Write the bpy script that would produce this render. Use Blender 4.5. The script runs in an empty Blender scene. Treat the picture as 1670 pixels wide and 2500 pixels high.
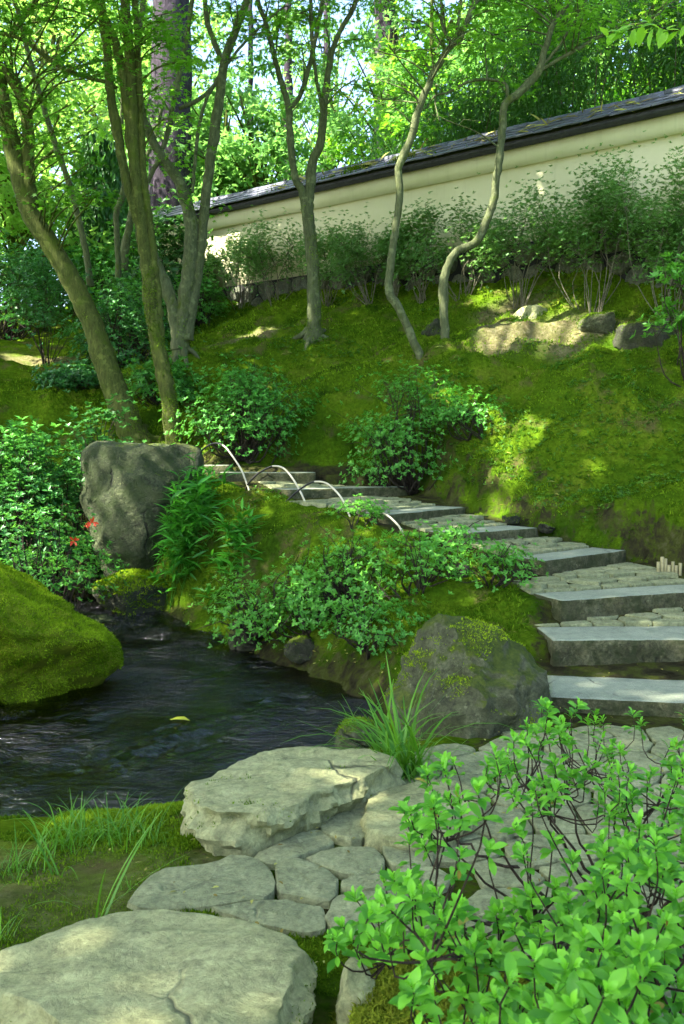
import bpy, bmesh, math
import numpy as np
from mathutils import Vector

# ------------------------------------------------------------------ camera, sky, sun, exposure
sc = bpy.context.scene
F, CZ, HV, CU = 2430.6, 1.6, 1080.0, 835.0        # focal length in photo pixels, eye height, horizon row, centre column
cam_d = bpy.data.cameras.new('camera'); cam = bpy.data.objects.new('camera', cam_d)
sc.collection.objects.link(cam); sc.camera = cam
cam.location = (0, 0, CZ); cam.rotation_euler = (math.radians(90), 0, 0)
cam_d.sensor_fit = 'VERTICAL'; cam_d.sensor_height = 36; cam_d.sensor_width = 24; cam_d.lens = 35
cam_d.shift_y = -(1250 - HV) / 2500.0
cam_d.clip_start = 0.05; cam_d.clip_end = 600
cam_d.dof.use_dof = True; cam_d.dof.focus_distance = 7.5; cam_d.dof.aperture_fstop = 13

SUN = Vector((-0.58, -0.27, 0.0)).normalized() * math.cos(math.radians(52)) + Vector((0, 0, math.sin(math.radians(52))))
w = bpy.data.worlds.new('World'); sc.world = w; w.use_nodes = True
nt = w.node_tree; nt.nodes.clear()
sky = nt.nodes.new('ShaderNodeTexSky'); sky.sky_type = 'NISHITA'; sky.sun_disc = False
sky.sun_elevation = math.radians(52); sky.sun_rotation = math.atan2(SUN.x, SUN.y)
sky.air_density = 0.8; sky.dust_density = 2.0; sky.ozone_density = 0.7
bg = nt.nodes.new('ShaderNodeBackground'); bg.inputs[1].default_value = 0.125
wo = nt.nodes.new('ShaderNodeOutputWorld')
nt.links.new(sky.outputs[0], bg.inputs[0]); nt.links.new(bg.outputs[0], wo.inputs[0])
sl = bpy.data.lights.new('sun', 'SUN'); sl.energy = 5.0; sl.angle = math.radians(0.53); sl.color = (1.0, 0.94, 0.88)
so = bpy.data.objects.new('sun', sl); sc.collection.objects.link(so)
so.rotation_euler = (-SUN).to_track_quat('-Z', 'Y').to_euler()
sc.view_settings.view_transform = 'Standard'; sc.view_settings.look = 'None'
sc.view_settings.exposure = 2.75; sc.view_settings.gamma = 1.0
sc.render.engine = 'CYCLES'
cy = sc.cycles
cy.max_bounces = 4; cy.diffuse_bounces = 2; cy.glossy_bounces = 2; cy.transmission_bounces = 3; cy.transparent_max_bounces = 8
cy.caustics_reflective = False; cy.caustics_refractive = False; cy.use_denoising = True
cy.sample_clamp_indirect = 6.0; cy.use_adaptive_sampling = True; cy.adaptive_threshold = 0.02

# ------------------------------------------------------------------ helpers
COL = sc.collection
SUNV = np.array(SUN)
def W(u, v, d): return np.array(((u - CU) * d / F, d, CZ - (v - HV) * d / F))
def WZ(u, v, z): return W(u, v, (CZ - z) * F / (v - HV))

def _h(ix, iy, iz, s):
    h = (ix * 374761393 + iy * 668265263 + iz * 2147483647 + s * 1274126177) & 0xffffffff
    h = ((h ^ (h >> 13)) * 1274126177) & 0xffffffff
    return ((h ^ (h >> 16)) & 0xffffff) / float(0xffffff)
def vnoise(P, s=0):
    """smooth value noise in -1..1 at the rows of P"""
    P = np.asarray(P, dtype=float); I = np.floor(P).astype(np.int64); f = P - I; f = f * f * f * (f * (f * 6 - 15) + 10)
    x, y, z = I[:, 0], I[:, 1], I[:, 2]; r = 0
    for dx in (0, 1):
        wx = f[:, 0] if dx else 1 - f[:, 0]
        for dy in (0, 1):
            wy = f[:, 1] if dy else 1 - f[:, 1]
            for dz in (0, 1):
                wz = f[:, 2] if dz else 1 - f[:, 2]
                r = r + wx * wy * wz * _h(x + dx, y + dy, z + dz, s)
    return r * 2 - 1
def fbm(P, oct=4, s=0, gain=0.5):
    P = np.asarray(P, dtype=float); a = 1.0; r = 0
    for i in range(oct):
        r = r + a * vnoise(P * (2.03 ** i) + 17.3 * i, s + i); a *= gain
    return r
def ridged(P, oct=4, s=0):
    P = np.asarray(P, dtype=float); a = 1.0; r = 0
    for i in range(oct):
        r = r + a * (1 - 2 * np.abs(vnoise(P * (2.1 ** i) + 9.1 * i, s + i))); a *= 0.5
    return r

def nrm(a): return a / np.maximum(np.linalg.norm(a, axis=-1, keepdims=True), 1e-9)

def mesh_np(name, V, Fc, mat=None, parent=None, smooth=True, attrs=None, matidx=None, sharp=0):
    """one mesh object from arrays; Fc is an (n,3) or (n,4) index array, or a list of such"""
    if not isinstance(Fc, (list, tuple)): Fc = [Fc]
    me = bpy.data.meshes.new(name); V = np.asarray(V, dtype=np.float32)
    me.vertices.add(len(V)); me.vertices.foreach_set('co', V.ravel())
    loops = np.concatenate([np.asarray(f).ravel() for f in Fc]).astype(np.int32)
    sizes = np.concatenate([np.full(len(f), np.asarray(f).shape[1]) for f in Fc]).astype(np.int32)
    starts = np.concatenate(([0], np.cumsum(sizes)[:-1])).astype(np.int32)
    me.loops.add(len(loops)); me.loops.foreach_set('vertex_index', loops)
    me.polygons.add(len(sizes)); me.polygons.foreach_set('loop_start', starts)
    if smooth: me.polygons.foreach_set('use_smooth', np.ones(len(sizes), dtype=bool))
    for m in (mat if isinstance(mat, (list, tuple)) else [mat]):
        if m is not None: me.materials.append(m)
    if matidx is not None: me.polygons.foreach_set('material_index', np.asarray(matidx, dtype=np.int32))
    me.update(calc_edges=True)
    if sharp: me.set_sharp_from_angle(angle=math.radians(sharp))
    for k, a in (attrs or {}).items():
        at = me.attributes.new(k, 'FLOAT', 'POINT'); at.data.foreach_set('value', np.asarray(a, dtype=np.float32))
    o = bpy.data.objects.new(name, me); COL.objects.link(o)
    if parent is not None: o.parent = parent
    return o
def empty(name, loc=(0, 0, 0)):
    o = bpy.data.objects.new(name, None); COL.objects.link(o); o.empty_display_size = 0.1; return o
def tag(o, label, cat, group=None):
    o['label'] = label; o['category'] = cat
    if group: o['group'] = group
    return o
def thing(name, label, cat, group=None): return tag(empty(name), label, cat, group)

class MB:
    """collects several shapes into one mesh"""
    def __init__(s): s.V = []; s.Q = []; s.T = []; s.n = 0
    def add(s, V, Q=None, T=None):
        V = np.asarray(V, dtype=float)
        if Q is not None and len(Q): s.Q.append(np.asarray(Q) + s.n)
        if T is not None and len(T): s.T.append(np.asarray(T) + s.n)
        s.V.append(V); s.n += len(V)
    def tube(s, P, R, sides=8, rough=0.0, seed=0, cap=True):
        P = np.asarray(P, dtype=float); n = len(P); R = np.broadcast_to(np.asarray(R, dtype=float), (n,))
        t = nrm(np.gradient(P, axis=0)); ref = np.array((0.31, 0.94, 0.1)) if abs(t[0][1]) < 0.8 else np.array((1.0, 0, 0))
        a = np.linspace(0, 2 * np.pi, sides, endpoint=False); rings = []
        x = nrm(np.cross(t[0], ref))
        for i in range(n):
            x = nrm(x - t[i] * np.dot(x, t[i])); y = np.cross(t[i], x)
            rings.append(P[i] + R[i] * (np.cos(a)[:, None] * x + np.sin(a)[:, None] * y))
        V = np.concatenate(rings)
        if rough:
            c = np.repeat(P, sides, axis=0); k = 1 + rough * fbm(V * 5.0, 3, seed) + rough * .7 * fbm(V * 18.0, 2, seed + 5)
            V = c + (V - c) * k[:, None]
        i = np.arange(n - 1)[:, None] * sides; j = np.arange(sides)[None]; jn = (j + 1) % sides
        Q = np.stack([i + j, i + jn, i + sides + jn, i + sides + j], -1).reshape(-1, 4)
        T = None
        if cap:
            V = np.concatenate([V, P[-1:]]); jj = np.arange(sides); b = (n - 1) * sides
            T = np.stack([b + jj, b + (jj + 1) % sides, np.full(sides, n * sides)], -1)
        s.add(V, Q, T)
    def box(s, lo, hi):
        lo, hi = np.asarray(lo, float), np.asarray(hi, float)
        V = [[(lo, hi)[i][0], (lo, hi)[j][1], (lo, hi)[k][2]] for i in (0, 1) for j in (0, 1) for k in (0, 1)]
        s.add(V, [[0, 1, 3, 2], [4, 6, 7, 5], [0, 4, 5, 1], [2, 3, 7, 6], [0, 2, 6, 4], [1, 5, 7, 3]])
    def build(s, name, mat, parent=None, smooth=True, **k):
        Fc = ([np.concatenate(s.Q)] if s.Q else []) + ([np.concatenate(s.T)] if s.T else [])
        return mesh_np(name, np.concatenate(s.V), Fc, mat, parent, smooth, **k)

def smooth_line(P, n):
    """Catmull-Rom through the rows of P, n samples, by length"""
    P = np.asarray(P, float); m = len(P)
    if m < 3: t = np.linspace(0, 1, n)[:, None]; return P[0] * (1 - t) + P[-1] * t
    E = np.concatenate([[2 * P[0] - P[1]], P, [2 * P[-1] - P[-2]]])
    L = np.concatenate([[0], np.cumsum(np.linalg.norm(np.diff(P[:, :3], axis=0), axis=1))])
    s = np.interp(np.linspace(0, L[-1], n), L, np.arange(m)); i = np.minimum(s.astype(int), m - 2); f = (s - i)[:, None]
    a, b, c, d = E[i], E[i + 1], E[i + 2], E[i + 3]
    return 0.5 * (2 * b + (c - a) * f + (2 * a - 5 * b + 4 * c - d) * f ** 2 + (3 * b - a - 3 * c + d) * f ** 3)

def poly_sdf(X, Y, poly):
    """signed distance to a polygon, negative inside"""
    poly = np.asarray(poly, float); n = len(poly); D = np.full(X.shape, 1e9); ins = np.zeros(X.shape, bool)
    for i in range(n):
        ax, ay = poly[i]; bx, by = poly[(i + 1) % n]; ex, ey = bx - ax, by - ay
        t = np.clip(((X - ax) * ex + (Y - ay) * ey) / (ex * ex + ey * ey + 1e-12), 0, 1)
        D = np.minimum(D, np.hypot(X - ax - t * ex, Y - ay - t * ey))
        c = ((ay > Y) != (by > Y)) & (X < (bx - ax) * (Y - ay) / (by - ay + 1e-12) + ax); ins ^= c
    return np.where(ins, -D, D)
def sstep(a, b, x): t = np.clip((x - a) / (b - a), 0, 1); return t * t * (3 - 2 * t)

def surf_sample(V, T, n, rng):
    V = np.asarray(V, float); a, b, c = V[T[:, 0]], V[T[:, 1]], V[T[:, 2]]
    N = np.cross(b - a, c - a); A = np.linalg.norm(N, axis=1); k = rng.choice(len(T), n, p=A / A.sum())
    r1 = np.sqrt(rng.random(n))[:, None]; r2 = rng.random(n)[:, None]
    P = a[k] * (1 - r1) + b[k] * r1 * (1 - r2) + c[k] * r1 * r2; N = nrm(N[k])
    return P, (N if (N * (P - V.mean(axis=0))).sum() > 0 else -N)

# ------------------------------------------------------------------ materials
def new_mat(name):
    m = bpy.data.materials.new(name); m.use_nodes = True; t = m.node_tree; t.nodes.clear()
    return m, t, t.nodes, t.links
def node(ns, typ, **k):
    n = ns.new(typ)
    for a, b in k.items(): setattr(n, a, b)
    return n
def ramp(ns, stops, interp='LINEAR'):
    r = ns.new('ShaderNodeValToRGB'); r.color_ramp.interpolation = interp; e = r.color_ramp.elements
    while len(e) < len(stops): e.new(0.5)
    for x, (p, c) in zip(e, stops): x.position = p; x.color = (*c, 1) if len(c) == 3 else c
    return r
def noise_n(ns, ls, vec, scale, detail=6, rough=.6, dist=0.0):
    n = ns.new('ShaderNodeTexNoise'); n.inputs['Scale'].default_value = scale; n.inputs['Detail'].default_value = detail
    n.inputs['Roughness'].default_value = rough; n.inputs['Distortion'].default_value = dist
    if vec is not None: ls.new(vec, n.inputs['Vector'])
    return n
def mixc(ns, ls, f, a, b, mode='MIX'):
    n = ns.new('ShaderNodeMix'); n.data_type = 'RGBA'; n.blend_type = mode
    for s, v in ((0, f), (6, a), (7, b)):
        if hasattr(v, 'is_output'): ls.new(v, n.inputs[s])
        elif s == 0: n.inputs[0].default_value = v
        else: n.inputs[s].default_value = (*v, 1)
    return n.outputs[2]
def finish(t, ns, ls, color, rough=.8, bump=None, strength=.5, dist=.02, spec=.3):
    p = ns.new('ShaderNodeBsdfPrincipled'); o = ns.new('ShaderNodeOutputMaterial')
    if hasattr(color, 'is_output'): ls.new(color, p.inputs['Base Color'])
    else: p.inputs['Base Color'].default_value = (*color, 1)
    if hasattr(rough, 'is_output'): ls.new(rough, p.inputs['Roughness'])
    else: p.inputs['Roughness'].default_value = rough
    p.inputs['Specular IOR Level'].default_value = spec
    if bump is not None:
        b = ns.new('ShaderNodeBump'); b.inputs['Strength'].default_value = strength; b.inputs['Distance'].default_value = dist
        ls.new(bump, b.inputs['Height']); ls.new(b.outputs[0], p.inputs['Normal'])
    ls.new(p.outputs[0], o.inputs[0]); return p

def mat_stone(name, lo, mid, hi, scale=3.0, moss=None, moss_amt=0.45, speck=0.0, bump=.6, fine=45.0, crack=1.3, mott=.7, cap=None):
    """weathered stone: cloudy tones, dark pits, pale lichen, optional moss stains"""
    lo, mid, hi = [tuple(x * k for x, k in zip(c, (1.08, 1.16, .80))) for c in (lo, mid, hi)]
    m, t, ns, ls = new_mat(name); P = ns.new('ShaderNodeNewGeometry').outputs['Position']
    a = noise_n(ns, ls, P, scale, 7, .62, .4); r = ramp(ns, [(.28, lo), (.5, mid), (.74, hi)]); ls.new(a.outputs[0], r.inputs[0])
    b = noise_n(ns, ls, P, fine, 8, .82); rb = ramp(ns, [(.32, (.60, .60, .60)), (.5, (.98, .98, .98)), (.68, (1.22, 1.22, 1.22))]); ls.new(b.outputs[0], rb.inputs[0])
    c = mixc(ns, ls, 1.0, r.outputs[0], rb.outputs[0], 'MULTIPLY')
    g2 = noise_n(ns, ls, P, scale * 7, 9, .78, .4); r2 = ramp(ns, [(.34, (1 - mott * .62,) * 3), (.52, (1.0,) * 3), (.70, (1 + mott * .45,) * 3)]); ls.new(g2.outputs[0], r2.inputs[0]); c = mixc(ns, ls, 1.0, c, r2.outputs[0], 'MULTIPLY')
    li = noise_n(ns, ls, P, 21, 4, .6); rl = ramp(ns, [(.63, (0, 0, 0)), (.68, (.55 * mott,) * 3)]); ls.new(li.outputs[0], rl.inputs[0]); c = mixc(ns, ls, rl.outputs[0], c, tuple(min(.6, x * 1.45) for x in hi))
    if speck:
        vo = noise_n(ns, ls, P, 160, 3, .8); rs = ramp(ns, [(.38, (.7, .7, .7)), (.62, (1.25, 1.25, 1.25))]); ls.new(vo.outputs[0], rs.inputs[0])
        c = mixc(ns, ls, speck, c, mixc(ns, ls, 1.0, c, rs.outputs[0], 'MULTIPLY'))
    if moss:
        g = noise_n(ns, ls, P, scale * 1.7, 6, .68, .3); rg = ramp(ns, [(1 - moss_amt - .08, (0, 0, 0)), (1 - moss_amt + .08, (1, 1, 1))]); ls.new(g.outputs[0], rg.inputs[0])
        c = mixc(ns, ls, rg.outputs[0], c, moss)
    if cap:
        ge = ns.new('ShaderNodeNewGeometry'); sx = ns.new('ShaderNodeSeparateXYZ'); ls.new(ge.outputs['Normal'], sx.inputs[0]); cn = noise_n(ns, ls, P, 3.3, 6, .68, .3)
        ca = ns.new('ShaderNodeMath'); ca.operation = 'MULTIPLY_ADD'; ls.new(cn.outputs[0], ca.inputs[0]); ca.inputs[1].default_value = 2.4; ls.new(sx.outputs[2], ca.inputs[2])
        rp = ramp(ns, [(0, (0, 0, 0)), (1, (1, 1, 1))]); mr = ns.new('ShaderNodeMapRange'); mr.inputs[1].default_value = cap; mr.inputs[2].default_value = cap + .22; ls.new(ca.outputs[0], mr.inputs[0])
        mo = noise_n(ns, ls, P, 30, 5, .7); rmo = ramp(ns, [(.3, (.035, .062, .006)), (.7, (.135, .175, .014))]); ls.new(mo.outputs[0], rmo.inputs[0]); c = mixc(ns, ls, mr.outputs[0], c, rmo.outputs[0])
    # cracks: wandering cell borders, kept only in places
    dn = noise_n(ns, ls, P, 2.2, 4, .6); wv = ns.new('ShaderNodeVectorMath'); wv.operation = 'MULTIPLY_ADD'; ls.new(dn.outputs['Color'], wv.inputs[0]); wv.inputs[1].default_value = (.30, .30, .30); ls.new(P, wv.inputs[2])
    vr = ns.new('ShaderNodeTexVoronoi'); vr.feature = 'DISTANCE_TO_EDGE'; vr.inputs['Scale'].default_value = crack; ls.new(wv.outputs[0], vr.inputs['Vector'])
    rc = ramp(ns, [(.0, (1, 1, 1)), (.012 * crack, (0, 0, 0))]); ls.new(vr.outputs['Distance'], rc.inputs[0]); km = noise_n(ns, ls, P, 1.4, 3, .6); rk = ramp(ns, [(.53, (0, 0, 0)), (.62, (1, 1, 1))]); ls.new(km.outputs[0], rk.inputs[0])
    cf = mixc(ns, ls, 1.0, rc.outputs[0], rk.outputs[0], 'MULTIPLY'); c = mixc(ns, ls, cf, c, tuple(x * .35 for x in lo))
    k = noise_n(ns, ls, P, scale * 4.0, 10, .74, .5); hh = ns.new('ShaderNodeMath'); hh.operation = 'MULTIPLY_ADD'; ls.new(cf, hh.inputs[0]); hh.inputs[1].default_value = -.7; ls.new(k.outputs[0], hh.inputs[2])
    finish(t, ns, ls, c, .85, hh.outputs[0], bump, .11)
    return m

def mat_leaf(name, dark, light, trans=None, tf=.35, rough=.45, spec=.35):
    """thin leaf: reflecting and letting light through; 'rnd' gives every leaf its own tint"""
    m, t, ns, ls = new_mat(name); at = ns.new('ShaderNodeAttribute'); at.attribute_name = 'rnd'
    dark, light, trans = [c and tuple(min(.9, x * k) for x, k in zip(c, (.88, 1.18, .50))) for c in (dark, light, trans)]
    mid = tuple((x + y) / 2 for x, y in zip(dark, light))
    r = ramp(ns, [(0, dark), (.55, mid), (1, light)]); ls.new(at.outputs['Fac'], r.inputs[0])
    p = ns.new('ShaderNodeBsdfPrincipled'); p.inputs['Roughness'].default_value = rough; p.inputs['Specular IOR Level'].default_value = spec
    ls.new(r.outputs[0], p.inputs['Base Color'])
    tr = ns.new('ShaderNodeBsdfTranslucent'); tc = trans or tuple(min(1, x * 1.5) for x in light)
    ls.new(mixc(ns, ls, .65, r.outputs[0], tc), tr.inputs['Color'])
    mx = ns.new('ShaderNodeMixShader'); mx.inputs[0].default_value = tf
    ls.new(p.outputs[0], mx.inputs[1]); ls.new(tr.outputs[0], mx.inputs[2])
    o = ns.new('ShaderNodeOutputMaterial'); ls.new(mx.outputs[0], o.inputs[0]); return m

def mat_bark(name, lo, hi, moss=(.07, .09, .012), moss_amt=.4, stretch=.25, fine=30):
    m, t, ns, ls = new_mat(name); P = ns.new('ShaderNodeNewGeometry').outputs['Position']
    mp = ns.new('ShaderNodeMapping'); mp.inputs['Scale'].default_value = (1, 1, stretch); ls.new(P, mp.inputs[0])
    a = noise_n(ns, ls, mp.outputs[0], fine, 9, .75, .3); r = ramp(ns, [(.32, tuple(x * .7 for x in lo)), (.5, tuple((x + y) / 2 for x, y in zip(lo, hi))), (.68, tuple(x * 1.15 for x in hi))]); ls.new(a.outputs[0], r.inputs[0])
    l = noise_n(ns, ls, P, 9, 5, .6); rl = ramp(ns, [(.56, (0, 0, 0)), (.62, (1, 1, 1))]); ls.new(l.outputs[0], rl.inputs[0])
    c = mixc(ns, ls, mixc(ns, ls, .5, (0, 0, 0), rl.outputs[0]), r.outputs[0], tuple(min(1, x * 1.7) for x in hi))
    g = noise_n(ns, ls, P, 4.0, 6, .7, .5); rg = ramp(ns, [(.96 - moss_amt, (0, 0, 0)), (1.1 - moss_amt, (1, 1, 1))]); ls.new(g.outputs[0], rg.inputs[0])
    c = mixc(ns, ls, rg.outputs[0], c, moss)
    finish(t, ns, ls, c, .9, a.outputs[0], .9, .03, .12); return m

def mat_plain(name, lo, hi, scale=8, rough=.8, bump=.3, spec=.3):
    m, t, ns, ls = new_mat(name); P = ns.new('ShaderNodeNewGeometry').outputs['Position']
    a = noise_n(ns, ls, P, scale, 6, .62); r = ramp(ns, [(.3, lo), (.7, hi)]); ls.new(a.outputs[0], r.inputs[0])
    finish(t, ns, ls, r.outputs[0], rough, a.outputs[0], bump, .01, spec); return m
# ------------------------------------------------------------------ the lie of the land
def wall_at(s): return np.array((-2.92 + .758 * s, 20.0 - .652 * s))        # point on the wall's axis, s metres from its far corner
WDIR = np.array((.758, -.652)); WN = np.array((-.652, -.758))               # along the wall, and out of its face
def wall_d(u):
    k = (u - CU) / F; s = (k * 20.0 + 2.92) / (.758 + k * .652); return 20.0 - .652 * s

ctrl = [W(*c) for c in [
    (1670,1215,9.3),(1500,1215,9.5),(1350,1215,9.7),(1250,1205,10.1),(1670,1188,10.1),(1450,1188,10.3),(1290,1185,10.5),
    (1400,1000,11.3),(1600,1000,11.1),(1250,1070,11.2),(1650,900,12.0),(1450,900,12.2),(1250,950,12.0),(1350,820,13.3),(1600,825,12.6),
    (1200,865,12.9),(1300,765,14.2),(1500,765,13.7),(1660,750,13.2),(1030,870,13.1),(1090,850,13.3),(1050,765,15.2),(900,765,16.2),
    (900,900,13.8),(800,1000,12.9),(1000,1000,12.4),(760,850,14.8),(700,785,17),(600,770,18.5),(550,850,16),(620,950,14.2),(600,1060,13),
    (850,1110,12.4),(1050,1120,11.7),(560,1195,10.9),(650,1210,10.7),(800,1250,10.0),(900,1300,9.3),(700,1310,9.7),(560,1320,10.0),
    (1050,1380,8.6),(1180,1440,7.8),(1250,1520,7.2),(1290,1610,6.5),(1000,1500,7.6),(800,1500,8.4),(600,1470,9.6),(500,1420,10.0),
    (435,910,14.3),(330,1090,13.3),(425,1090,13.0),(250,1180,12),(150,1270,11.5),(100,1360,11.5),(30,1420,11.5),(100,1000,13.5),(200,955,15),
    (50,880,17),(100,800,20),(-200,1000,13),(-200,1200,11),(-300,1400,10),(-500,1600,8)]]
for s in np.linspace(-1, 13, 8): p = wall_at(s) + WN * .25; ctrl.append(np.array((p[0], p[1], 4.3 - .048 * s)))
for x, y, z in [(-3,4.2,-.06),(-3,2,0),(-1,3,0),(-1,1,0),(1,1,0),(1,3,0),(1,5,0),(0,4.3,0),(.9,5.8,0),(.5,6.2,-.06),(3,1,0),(3,4,0),(2.4,5.6,.03),(4.6,6.5,.75),(4.6,3,.2),(8,2,.6),(8,6,1.6),
                (8,10,2.8),(10,15,4.3),(-5,2,.1),(-8,5,.3),(-8,10,1.4),(-12,20,4.2),(-6,15,2.9),(-8,28,5.3),(0,27,5.0),(8,26,4.9),(14,24,5),(-14,12,2.4),(0,-3,0)]:
    ctrl.append(np.array((x, y, z)))
ctrl = np.array(ctrl)
def _tps_fit(C):
    n = len(C); d = np.hypot(C[:, None, 0] - C[None, :, 0], C[:, None, 1] - C[None, :, 1]); K = np.where(d > 0, d * d * np.log(d + 1e-12), 0) + np.eye(n) * .02
    P = np.c_[np.ones(n), C[:, :2]]; A = np.block([[K, P], [P.T, np.zeros((3, 3))]]); return np.linalg.solve(A, np.r_[C[:, 2], 0, 0, 0])
TPS = _tps_fit(ctrl)
def hill(X, Y):
    Xc, Yc = np.clip(X, -15, 14), np.clip(Y, -4, 30); z = TPS[-3] + TPS[-2] * Xc + TPS[-1] * Yc
    for c, k in zip(ctrl, TPS):
        r2 = (Xc - c[0]) ** 2 + (Yc - c[1]) ** 2; z = z + k * .5 * r2 * np.log(r2 + 1e-12)
    return z + .04 * np.maximum(Y - 30, 0)

# stream bed and its water line
STREAM = [(-1.75,4.93),(-1.3,4.98),(-.95,5.02),(-.76,5.08),(-.62,5.4),(-.2,5.75),(.1,6.3),(.24,6.9),(.08,7.4),(-.38,8.05),(-.84,8.6),(-1.4,9.2),
          (-1.85,10.0),(-2.3,10.9),(-2.75,12.0),(-3.4,13.0),(-4.3,13.3),(-4.3,12.3),(-3.6,11.6),(-3.5,10.6),(-3.6,9.5),(-4.3,8.4),(-5.2,6.4),(-4.6,5.0),(-3,4.85)]
# the step blocks: top height, front-left, front-right, depth (world x, y)
STEPS = [(.08,(1.24,5.95),(2.75,5.68),.58),(.27,(1.42,6.69),(2.95,6.74),.50),(.44,(1.61,7.32),(3.05,7.86),.38),(.62,(1.69,8.27),(2.58,9.05),.36),
         (.78,(1.02,8.94),(1.88,9.58),.38),(.92,(.45,9.44),(1.30,10.46),.36),(1.08,(-.61,10.99),(.77,11.70),.36),(1.24,(-1.47,11.8),(-.32,11.82),.36),(1.32,(-2.2,12.2),(-1.38,12.15),.34)]
PATH = [(1.15,5.2),(1.22,5.9),(1.36,6.7),(1.5,7.4),(1.44,8.25),(.9,8.85),(.35,9.35),(-.65,10.9),(-1.55,11.7),(-2.4,12.0),(-2.4,12.9),(-1.2,12.5),(-.3,12.3),(.8,11.95),
        (1.38,10.65),(1.95,9.75),(2.7,9.15),(3.3,8.5),(3.6,7),(3.6,5)]
FLAGS = [(-.6,3.9),(-.1,4.35),(.25,5.0),(.75,5.55),(1.2,5.95),(3.0,5.7),(3.0,2.0),(.9,2.4),(.45,3.0),(.1,3.25),(-.35,3.35)]
def water_z(Y): return -.25 + .15 * sstep(9.2, 10.4, Y)
def ground_parts(X, Y):
    z = hill(X, Y)
    P3 = np.c_[np.ravel(X), np.ravel(Y), np.zeros(np.size(X))]
    damp = sstep(4.5, 9, Y)
    z = z + (damp * .085 * fbm(P3 * .9, 3, 3).reshape(X.shape) + (.012 + .02 * damp) * fbm(P3 * 4.5, 3, 8).reshape(X.shape) + damp * .085 * ridged(P3 * np.array((1.1, 2.2, 1)), 4, 21).reshape(X.shape))
    e2 = ((X - 3.25) / 1.5) ** 2 + ((Y - 11.15) / .95) ** 2 + .25 * fbm(P3 * 1.8, 3, 51).reshape(X.shape); z = z + .30 * (1 - sstep(.35, 1.0, e2)) + .10 * (1 - sstep(.3, 1.0, ((X - 1.2) / .9) ** 2 + ((Y - 12.3) / .5) ** 2))
    sp = poly_sdf(X, Y, PATH); zp = np.full(X.shape, .0)
    for h, c, r, dp in STEPS:
        e = nrm(np.array(r) - np.array(c)); n = np.array((-e[1], e[0])); q = (X - c[0]) * n[0] + (Y - c[1]) * n[1]
        tr = h - .03 + .085 * np.clip((q - dp * .8) / .55, 0, 1); zp = np.maximum(zp, np.where(q > .12, tr, -9)) if h > .2 else np.where(q > .12, tr, zp)
    wob = .13 * fbm(P3 * 2.6, 4, 31, .65).reshape(X.shape)
    right = (X > 1.5) & (Y > 7.2) | (Y > 9.3) & (X > .1)
    kl = sstep(-.05, .55, sp + wob); kr = sstep(-.02, .30 + .5 * sstep(1.2, .2, X), sp + wob * .8); k = np.where(right, kr, kl)
    z = zp * (1 - k) + z * k
    sf = poly_sdf(X, Y, FLAGS); kf = sstep(-.05, .3, sf); z = z * kf + (-.01) * (1 - kf)
    ss = poly_sdf(X, Y, STREAM); ks = sstep(-.35, .38, ss + .4 * wob)
    zb = water_z(Y) - .22 + .05 * fbm(P3 * 3, 2, 41).reshape(X.shape)
    z = zb * (1 - ks) + z * ks
    return z, sp, ss, sf
def gz(x, y):
    X = np.atleast_1d(np.asarray(x, float)); Y = np.atleast_1d(np.asarray(y, float)); return ground_parts(X, Y)[0]
def gz1(x, y): return float(gz(x, y)[0])

def axis(parts): return np.unique(np.round(np.concatenate([np.arange(a, b, s) for a, b, s in parts]), 4))
GX = axis([(-160,-20,14),(-20,-6,.8),(-6,-4.2,.2),(-4.2,4.8,.05),(4.8,7,.2),(7,20,.9),(20,161,14)])
GY = axis([(-40,-4,4),(-4,2,.5),(2,13.5,.05),(13.5,20.5,.1),(20.5,34,.6),(34,60,3),(60,330,18)])
gX, gY = np.meshgrid(GX, GY); gZ, gP, gS, gF = ground_parts(gX, gY)
nx, ny = len(GX), len(GY); idx = np.arange(nx * ny).reshape(ny, nx)
gQ = np.stack([idx[:-1, :-1], idx[:-1, 1:], idx[1:, 1:], idx[1:, :-1]], -1).reshape(-1, 4)
gV = np.c_[gX.ravel(), gY.ravel(), gZ.ravel()]
dzx = np.gradient(gZ, GX, axis=1); dzy = np.gradient(gZ, GY, axis=0); slope = np.hypot(dzx, dzy)
soil = np.maximum.reduce([sstep(1.1, 1.9, slope) * (gY > 7) * (gY < 13) * (1 - sstep(.45, .8, gP)) * (.3 + .3 * sstep(.9, 1.6, gX)), 1 - sstep(-.1, .4, gS), (1 - sstep(-.05, .2, gP)) * .8, (1 - sstep(.0, .12, gF)) * .42]) * (gY < 14)

def sunlit_dry_at(X, Y):
    """0..1: thin tan moss; slope patches paint in sunlight, bank patches are brownish"""
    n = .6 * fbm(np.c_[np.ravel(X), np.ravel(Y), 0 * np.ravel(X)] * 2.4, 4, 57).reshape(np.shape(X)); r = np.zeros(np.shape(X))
    for (u, v, d), rx, ry in (((1330,815,13.3), 1.05, .62), ((1220,850,13.0), .5, .3), ((640,800,16.3), .9, .6), ((1270,770,14.3), .7, .35), ((90,885,16.8), .9, .5)):  # slope patches: the pale tone of sunlit moss, put into its colour
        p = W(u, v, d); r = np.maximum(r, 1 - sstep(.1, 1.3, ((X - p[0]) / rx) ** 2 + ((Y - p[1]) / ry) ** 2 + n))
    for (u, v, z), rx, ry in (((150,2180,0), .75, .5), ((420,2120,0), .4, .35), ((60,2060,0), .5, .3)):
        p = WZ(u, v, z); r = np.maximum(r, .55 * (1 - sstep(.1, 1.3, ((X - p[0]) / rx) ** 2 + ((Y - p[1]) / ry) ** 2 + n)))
    return r
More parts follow.
